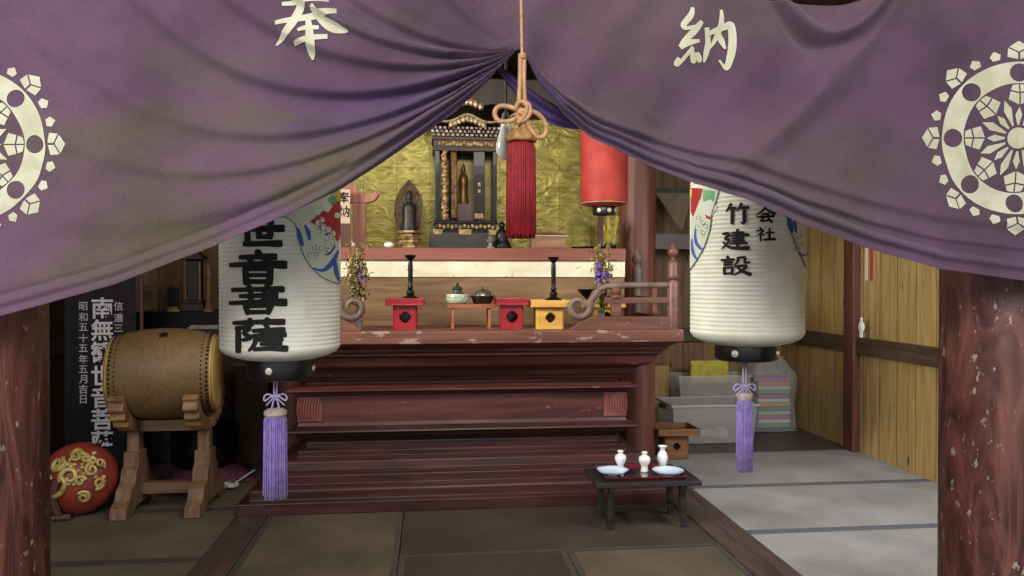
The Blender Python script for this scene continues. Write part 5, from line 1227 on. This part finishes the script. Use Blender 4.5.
tr = thing('serving_tray', 'dark red lacquered tray with flared rim on the small black table', 'tray', (p.x-0.005, p.y, zt2+0.001))
MB().box(-.235, .235, -.145, .145, 0, .008).build('tray_floor', M_trayin, tr)
for (x0, y0, x1, y1) in ((-.235, -.145, .235, -.145), (.235, -.145, .235, .145), (.235, .145, -.235, .145), (-.235, .145, -.235, -.145)):
    nx, ny = (y1-y0), -(x1-x0); l = math.hypot(nx, ny); nx, ny = nx/l*.018, ny/l*.018; ex, ey = (x1-x0)/l*.018, (y1-y0)/l*.018; i_ = 0.006
    MB().add([(x0, y0, 0.002), (x1, y1, .002), (x1+nx+ex, y1+ny+ey, .022), (x0+nx-ex, y0+ny-ey, .022), (x0-nx*.35, y0-ny*.35, .006), (x1-nx*.35, y1-ny*.35, .006), (x1+nx*.7+ex, y1+ny*.7+ey, .024), (x0+nx*.7-ex, y0+ny*.7-ey, .024)],
        [(0,1,2,3),(7,6,5,4),(3,2,6,7),(0,4,5,1),(0,3,7,4),(1,5,6,2)]).build('rim', M_tray, tr)
g = MB()
for sx in (-1, 1): g.box(sx*.235-.022, sx*.235+.022, -.166, -.160, .006, .021)
M_plate = mat('pale_blue_glaze', 'c0cfe4', 'd8e2f0', rough=0.15, scale=5, coat=0.5); M_prim = mat('blue_rim_glaze', '5a80c0', '6e92cc', rough=0.2, scale=5, coat=0.4)
zp = zt2 + 0.010
def plate(label, px, y, shape):
    x = W(px, 466, y).x
    t = thing('plate', label, 'plate', (x, y, zp)); r_ = 0.098
    fn = (lambda r, z_, a: r) if not shape else (lambda r, z_, a: r*(1+0.05*math.cos(5*a)))
    MB().lathe([(.045,0),(.045,.008),(.06,.011),(.085,.021),(r_,.031),(r_-.004,.033),(.08,.025),(.05,.015),(0,.013)], 48, fn=fn).build('dish', M_plate, t, smooth='all')
    MB().lathe([(r_-.005,.0325),(r_,.0335),(r_+.002,.031),(r_-.001,.030)], 48, fn=fn, cap=False).build('rim', M_prim, t, smooth='all'); return t
plate('pale blue plate on the left of the lacquered tray', 612.5, 4.60, True)
plate('pale blue plate on the right of the lacquered tray', 668, 4.56, False)
M_por = mat('white_porcelain', 'd8d8d8', 'eaeaea', rough=0.15, scale=5, coat=0.5)
def small_vase(label, px, y, h, lip):
    x = W(px, 455, y).x; k = h/22
    pr = [(4.2,0),(4.6,1),(3.6,4),(3.8,7),(6.0,11),(6.6,14),(5.6,17),(2.6,18.5),(2.4,20),(3.4,20.6),(3.4,22),(2.4,22),(2.0,19)] if not lip else [(4.0,0),(4.4,1),(3.8,4),(5.4,9),(6.4,14),(5.4,19),(3.0,22),(2.6,24),(4.6,27),(6.0,28),(4.6,27.6),(2.2,24)]
    sc = k if not lip else h/28
    o = MB().lathe([(r*sc, z_*sc) for r, z_ in pr], 32).build('porcelain_vase', M_por, loc=(x, y, zp), smooth='all'); tag(o, label, 'vase'); return o
small_vase('small white gourd-shaped vase behind the left plate', 620.5, 4.70, 0.125, False)
small_vase('small white gourd-shaped vase in the middle of the tray', 644.5, 4.65, 0.125, False)
small_vase('tall white porcelain vase with flared lip behind the right plate', 662.5, 4.70, 0.15, True)

# ------------------------------------------------------------------ storage things at the back right
p = G(679, 461); k = S(p); p.y += 0.1
M_brst = wood('brown_stand_wood', '6a4424', '8a5e36', 'x', rough=0.5)
offering_stand('brown wooden offering stand on the mat between altar and clear storage box', M_brst, (p.x, p.y+0.05, 0), 0.21, 0.265, 0.36, 0.055, 0.028)
def clear_mat(name, c, a, r=0.25): 
    m = mat(name, c, None, rough=r, alpha=a, coat=0.2); return m
M_bin = clear_mat('frosted_plastic', 'b4b0aa', 0.42); M_film = clear_mat('clear_film', 'd6d8d4', 0.24, 0.12)
c0 = W(672, 437, 6.75); c1 = W(757, 437, 6.75); zb_ = 0
xm = (c0.x+c1.x)/2; wh_ = (c1.x-c0.x)/2
hb_ = 0.36
bx = thing('storage_box', 'translucent plastic storage box with dark handle on the floor by the back wall', 'storage box', (xm, 6.98, 0))
def open_box(b, w0, w1, d0, d1, h, th=0.006):
    def ring(w, d, z_): return [(-w, -d, z_), (w, -d, z_), (w, d, z_), (-w, d, z_)]
    vs = ring(w0, d0, 0.0) + ring(w1, d1, h) + ring(w1-th, d1-th, h) + ring(w0-th, d0-th, th)
    b.add(vs, [(3,2,1,0)] + [(i, (i+1) % 4, (i+1) % 4+4, i+4) for i in range(4)] + [(4+i, 4+(i+1) % 4, 8+(i+1) % 4, 8+i) for i in range(4)] + [(8+i, 8+(i+1) % 4, 12+(i+1) % 4, 12+i) for i in range(4)] + [(12,13,14,15)])
b = MB(); open_box(b, wh_*0.93, wh_, 0.22, 0.25, hb_); b.build('box_body', M_bin, bx, bevel=0.01)
b = MB()
for (x0,x1,y0,y1) in ((-wh_-.015, wh_+.015, -.265, -.245), (-wh_-.015, wh_+.015, .245, .265), (-wh_-.015, -wh_+.005, -.245, .245), (wh_-.005, wh_+.015, -.245, .245)): b.box(x0,x1,y0,y1,hb_-.018,hb_+.004)
b.build('rim', clear_mat('frosted_rim', 'cac8c2', 0.6), bx, bevel=0.003)
MB().box(-wh_-.035, -wh_-.0, -.07, .07, hb_-.06, hb_-.02).box(-wh_*.80-.03, -wh_*.80+.03, -.256, -.243, hb_*.35, hb_*.55).build('handle', M_blk2, bx, bevel=0.006)
o = MB(); 
for i in range(7):
    rr_ = random.Random(i+9); o.sphere((-.18+i*.06, rr_.uniform(-.1,.1), .05), (.06, .06, .042), 12, 8)
o = o.build('crumpled_papers', M_rock, loc=(xm, 6.95, 0.008), smooth='all'); tag(o, 'crumpled white papers lying inside the storage box', 'papers')
# crate behind (taller clear box) + bags of folded things
b2 = thing('storage_box', 'tall clear plastic box standing behind the frosted storage box', 'storage box', (W(709, 400, 7.42).x, 7.42, 0))
b = MB(); open_box(b, 0.33, 0.37, 0.15, 0.17, 0.56); b.build('box_body', clear_mat('clear_plastic', 'c4c4bc', 0.3), b2, bevel=0.01)
MB().box(-.38, .38, -.18, -.168, .545, .565).build('rim', M_film, b2)
def stack(label, px, Y, z0, n, w, d_, h, cols, cat, nm, group):
    x = W(px, 420, Y).x
    for i in range(n):
        rr_ = random.Random(i*7+int(px)); 
        o = MB().box(-w/2, w/2, -d_/2, d_/2, 0, h-.002).build(nm, mat('stack_'+cols[i % len(cols)], cols[i % len(cols)], rough=0.7), loc=(x+rr_.uniform(-.008,.008), Y+rr_.uniform(-.006,.006), z0+i*h), rot=(0,0,rr_.uniform(-.04,.04)), bevel=h*0.25)
        tag(o, label[i], cat, group)
names = ['green','white','pink','pale','green','orange','white','magenta','green','pale','orange','magenta']
cols = ['5a8a50','b8b4a8','a8507a','a0a498','48784a','b87848','b0b0a8','9a3c78','4c8058','a8a89c','b07040','98508a']
ords = ['lowest','second','third','fourth','fifth','sixth','seventh','eighth','ninth','tenth','eleventh','topmost']
stack([f'{names[i]} folded packet, {ords[i]} from the floor in the wrapped pile by the right wall' for i in range(12)], 769, 7.40, 0.03, 12, 0.34, 0.26, 0.042, cols, 'folded packet', 'folded_packet', 'folded packets in the plastic bag')
def bag(label, px, Y, w, d_, h, m, seed, z0=0.0):
    x = W(px, 420, Y).x; b = MB(); rr_ = random.Random(seed); n, m_ = 28, 14; vs = []
    for j in range(m_+1):
        t_ = j/m_
        for i in range(n):
            a = 2*PI*i/n; ca, sa = math.cos(a), math.sin(a); q_ = (abs(ca)**4+abs(sa)**4)**(-.25)
            sc_ = (1.0 if t_ < .75 else 1-(t_-.75)*2.2) * (1 + rr_.uniform(-.05, .05) + 0.03*math.sin(7*a+t_*9))
            vs.append((w/2*ca*q_*sc_, d_/2*sa*q_*sc_, z0 + h*t_ + rr_.uniform(-.008,.008)*(0 < j)))
    b.add(vs, [(j*n+i, j*n+(i+1) % n, (j+1)*n+(i+1) % n, (j+1)*n+i) for j in range(m_) for i in range(n)] + [tuple(range(n-1,-1,-1)), tuple(m_*n+i for i in range(n))])
    o = b.build('plastic_bag', m, loc=(x, Y, 0.0), smooth=25); tag(o, label, 'plastic bag'); return o
bag('clear plastic bag wrapped around the colourful folded pile by the right wall', 769, 7.40, 0.48, 0.38, 0.74, M_film, 3, 0.004)
# yellow packet and pale boxes behind the clear box
x = W(704, 385, 7.62).x
o = MB().box(-.2, .2, -.03, .03, 0, .24).build('yellow_package', mat('yellow_wrap', 'a89a30', 'c4b84c', rough=0.3, scale=12, coat=0.4), loc=(W(709, 385, 7.42).x, 7.42, 0.47), bevel=0.02); 
o.location.z = 0.46
o2 = MB().box(-.26, .26, -.09, .09, 0, .45).build('cardboard_box', mat('dull_card', '5a4a38', '6c5a44', rough=0.8, scale=10), loc=(W(709, 385, 7.42).x, 7.42, 0.01), bevel=0.004); tag(o2, 'plain brown carton inside the tall clear plastic box', 'carton')
tag(o, 'yellow cellophane package lying on the carton in the clear box', 'package')
o = MB().box(-.15, .15, -.1, .1, 0, .64).build('wooden_box', wood('pale_box_wood', '8a6c34', 'b08e4c', 'z'), loc=(W(652, 400, 7.62).x, 7.62, 0), bevel=0.006); tag(o, 'upright pale wooden box against the back wall beside the rear pillar', 'box')
# white disc and ribbons on the board wall
d = ray(860, 327); tt = (XR-0.09)/d.x
o = thing('wall_ornament', 'small white disc hanging on the reddish wall post', 'ornament', (XR-0.075, d.y*tt, CAM.z+d.z*tt))
MB().lathe([(0,.012),(.035,.010),(.045,.004),(.045,0)], 20, Matrix.Rotation(-PI/2, 4, 'Y')).build('disc', M_rock, o, smooth=40)
MB().box(-.008,.0,-.02,.02,-.09,-.03).box(-.006,0,-.015,.015,.03,.08).build('paper_strip', M_rock, o)
for i, (px, c_, nm) in enumerate(((866, 'c8c4b0', 'white'), (871, 'a83a2c', 'red'))):
    d = ray(px, 262); tt = (XR-0.01)/d.x
    o = MB().box(-.006, 0, -.018, .018, -.16, .12).build('paper_charm', mat('charm_'+nm, c_, rough=0.8), loc=(XR-0.003, d.y*tt, CAM.z+d.z*tt)); tag(o, f'narrow {nm} paper strip pinned high on the board wall', 'paper strip')
# pale angular screens in the dark bay right of the rear pillar
p = W(676, 215, 7.3)
o = thing('hanging_flag', 'beige triangular cloth hanging in the dark bay right of the rear pillar', 'cloth', tuple(p))
k = S(p)
f_ = MB().prism([(-22*k, 22*k), (14*k, 22*k), (14*k, 14*k), (6*k, -16*k), (2*k, -12*k), (-18*k, 18*k)], -.004, .004).build('cloth', mat('beige_cloth', '6e6252', '84765f', rough=0.9, scale=8), o)
struct(MB().box(PR, XR, 7.305, 7.36, p.z+21*k, p.z+27*k).build('beam', M_darkz)); struct(MB().box(PR, XR, 7.31, 7.36, p.z-34*k, p.z-19*k).build('beam', M_alt))
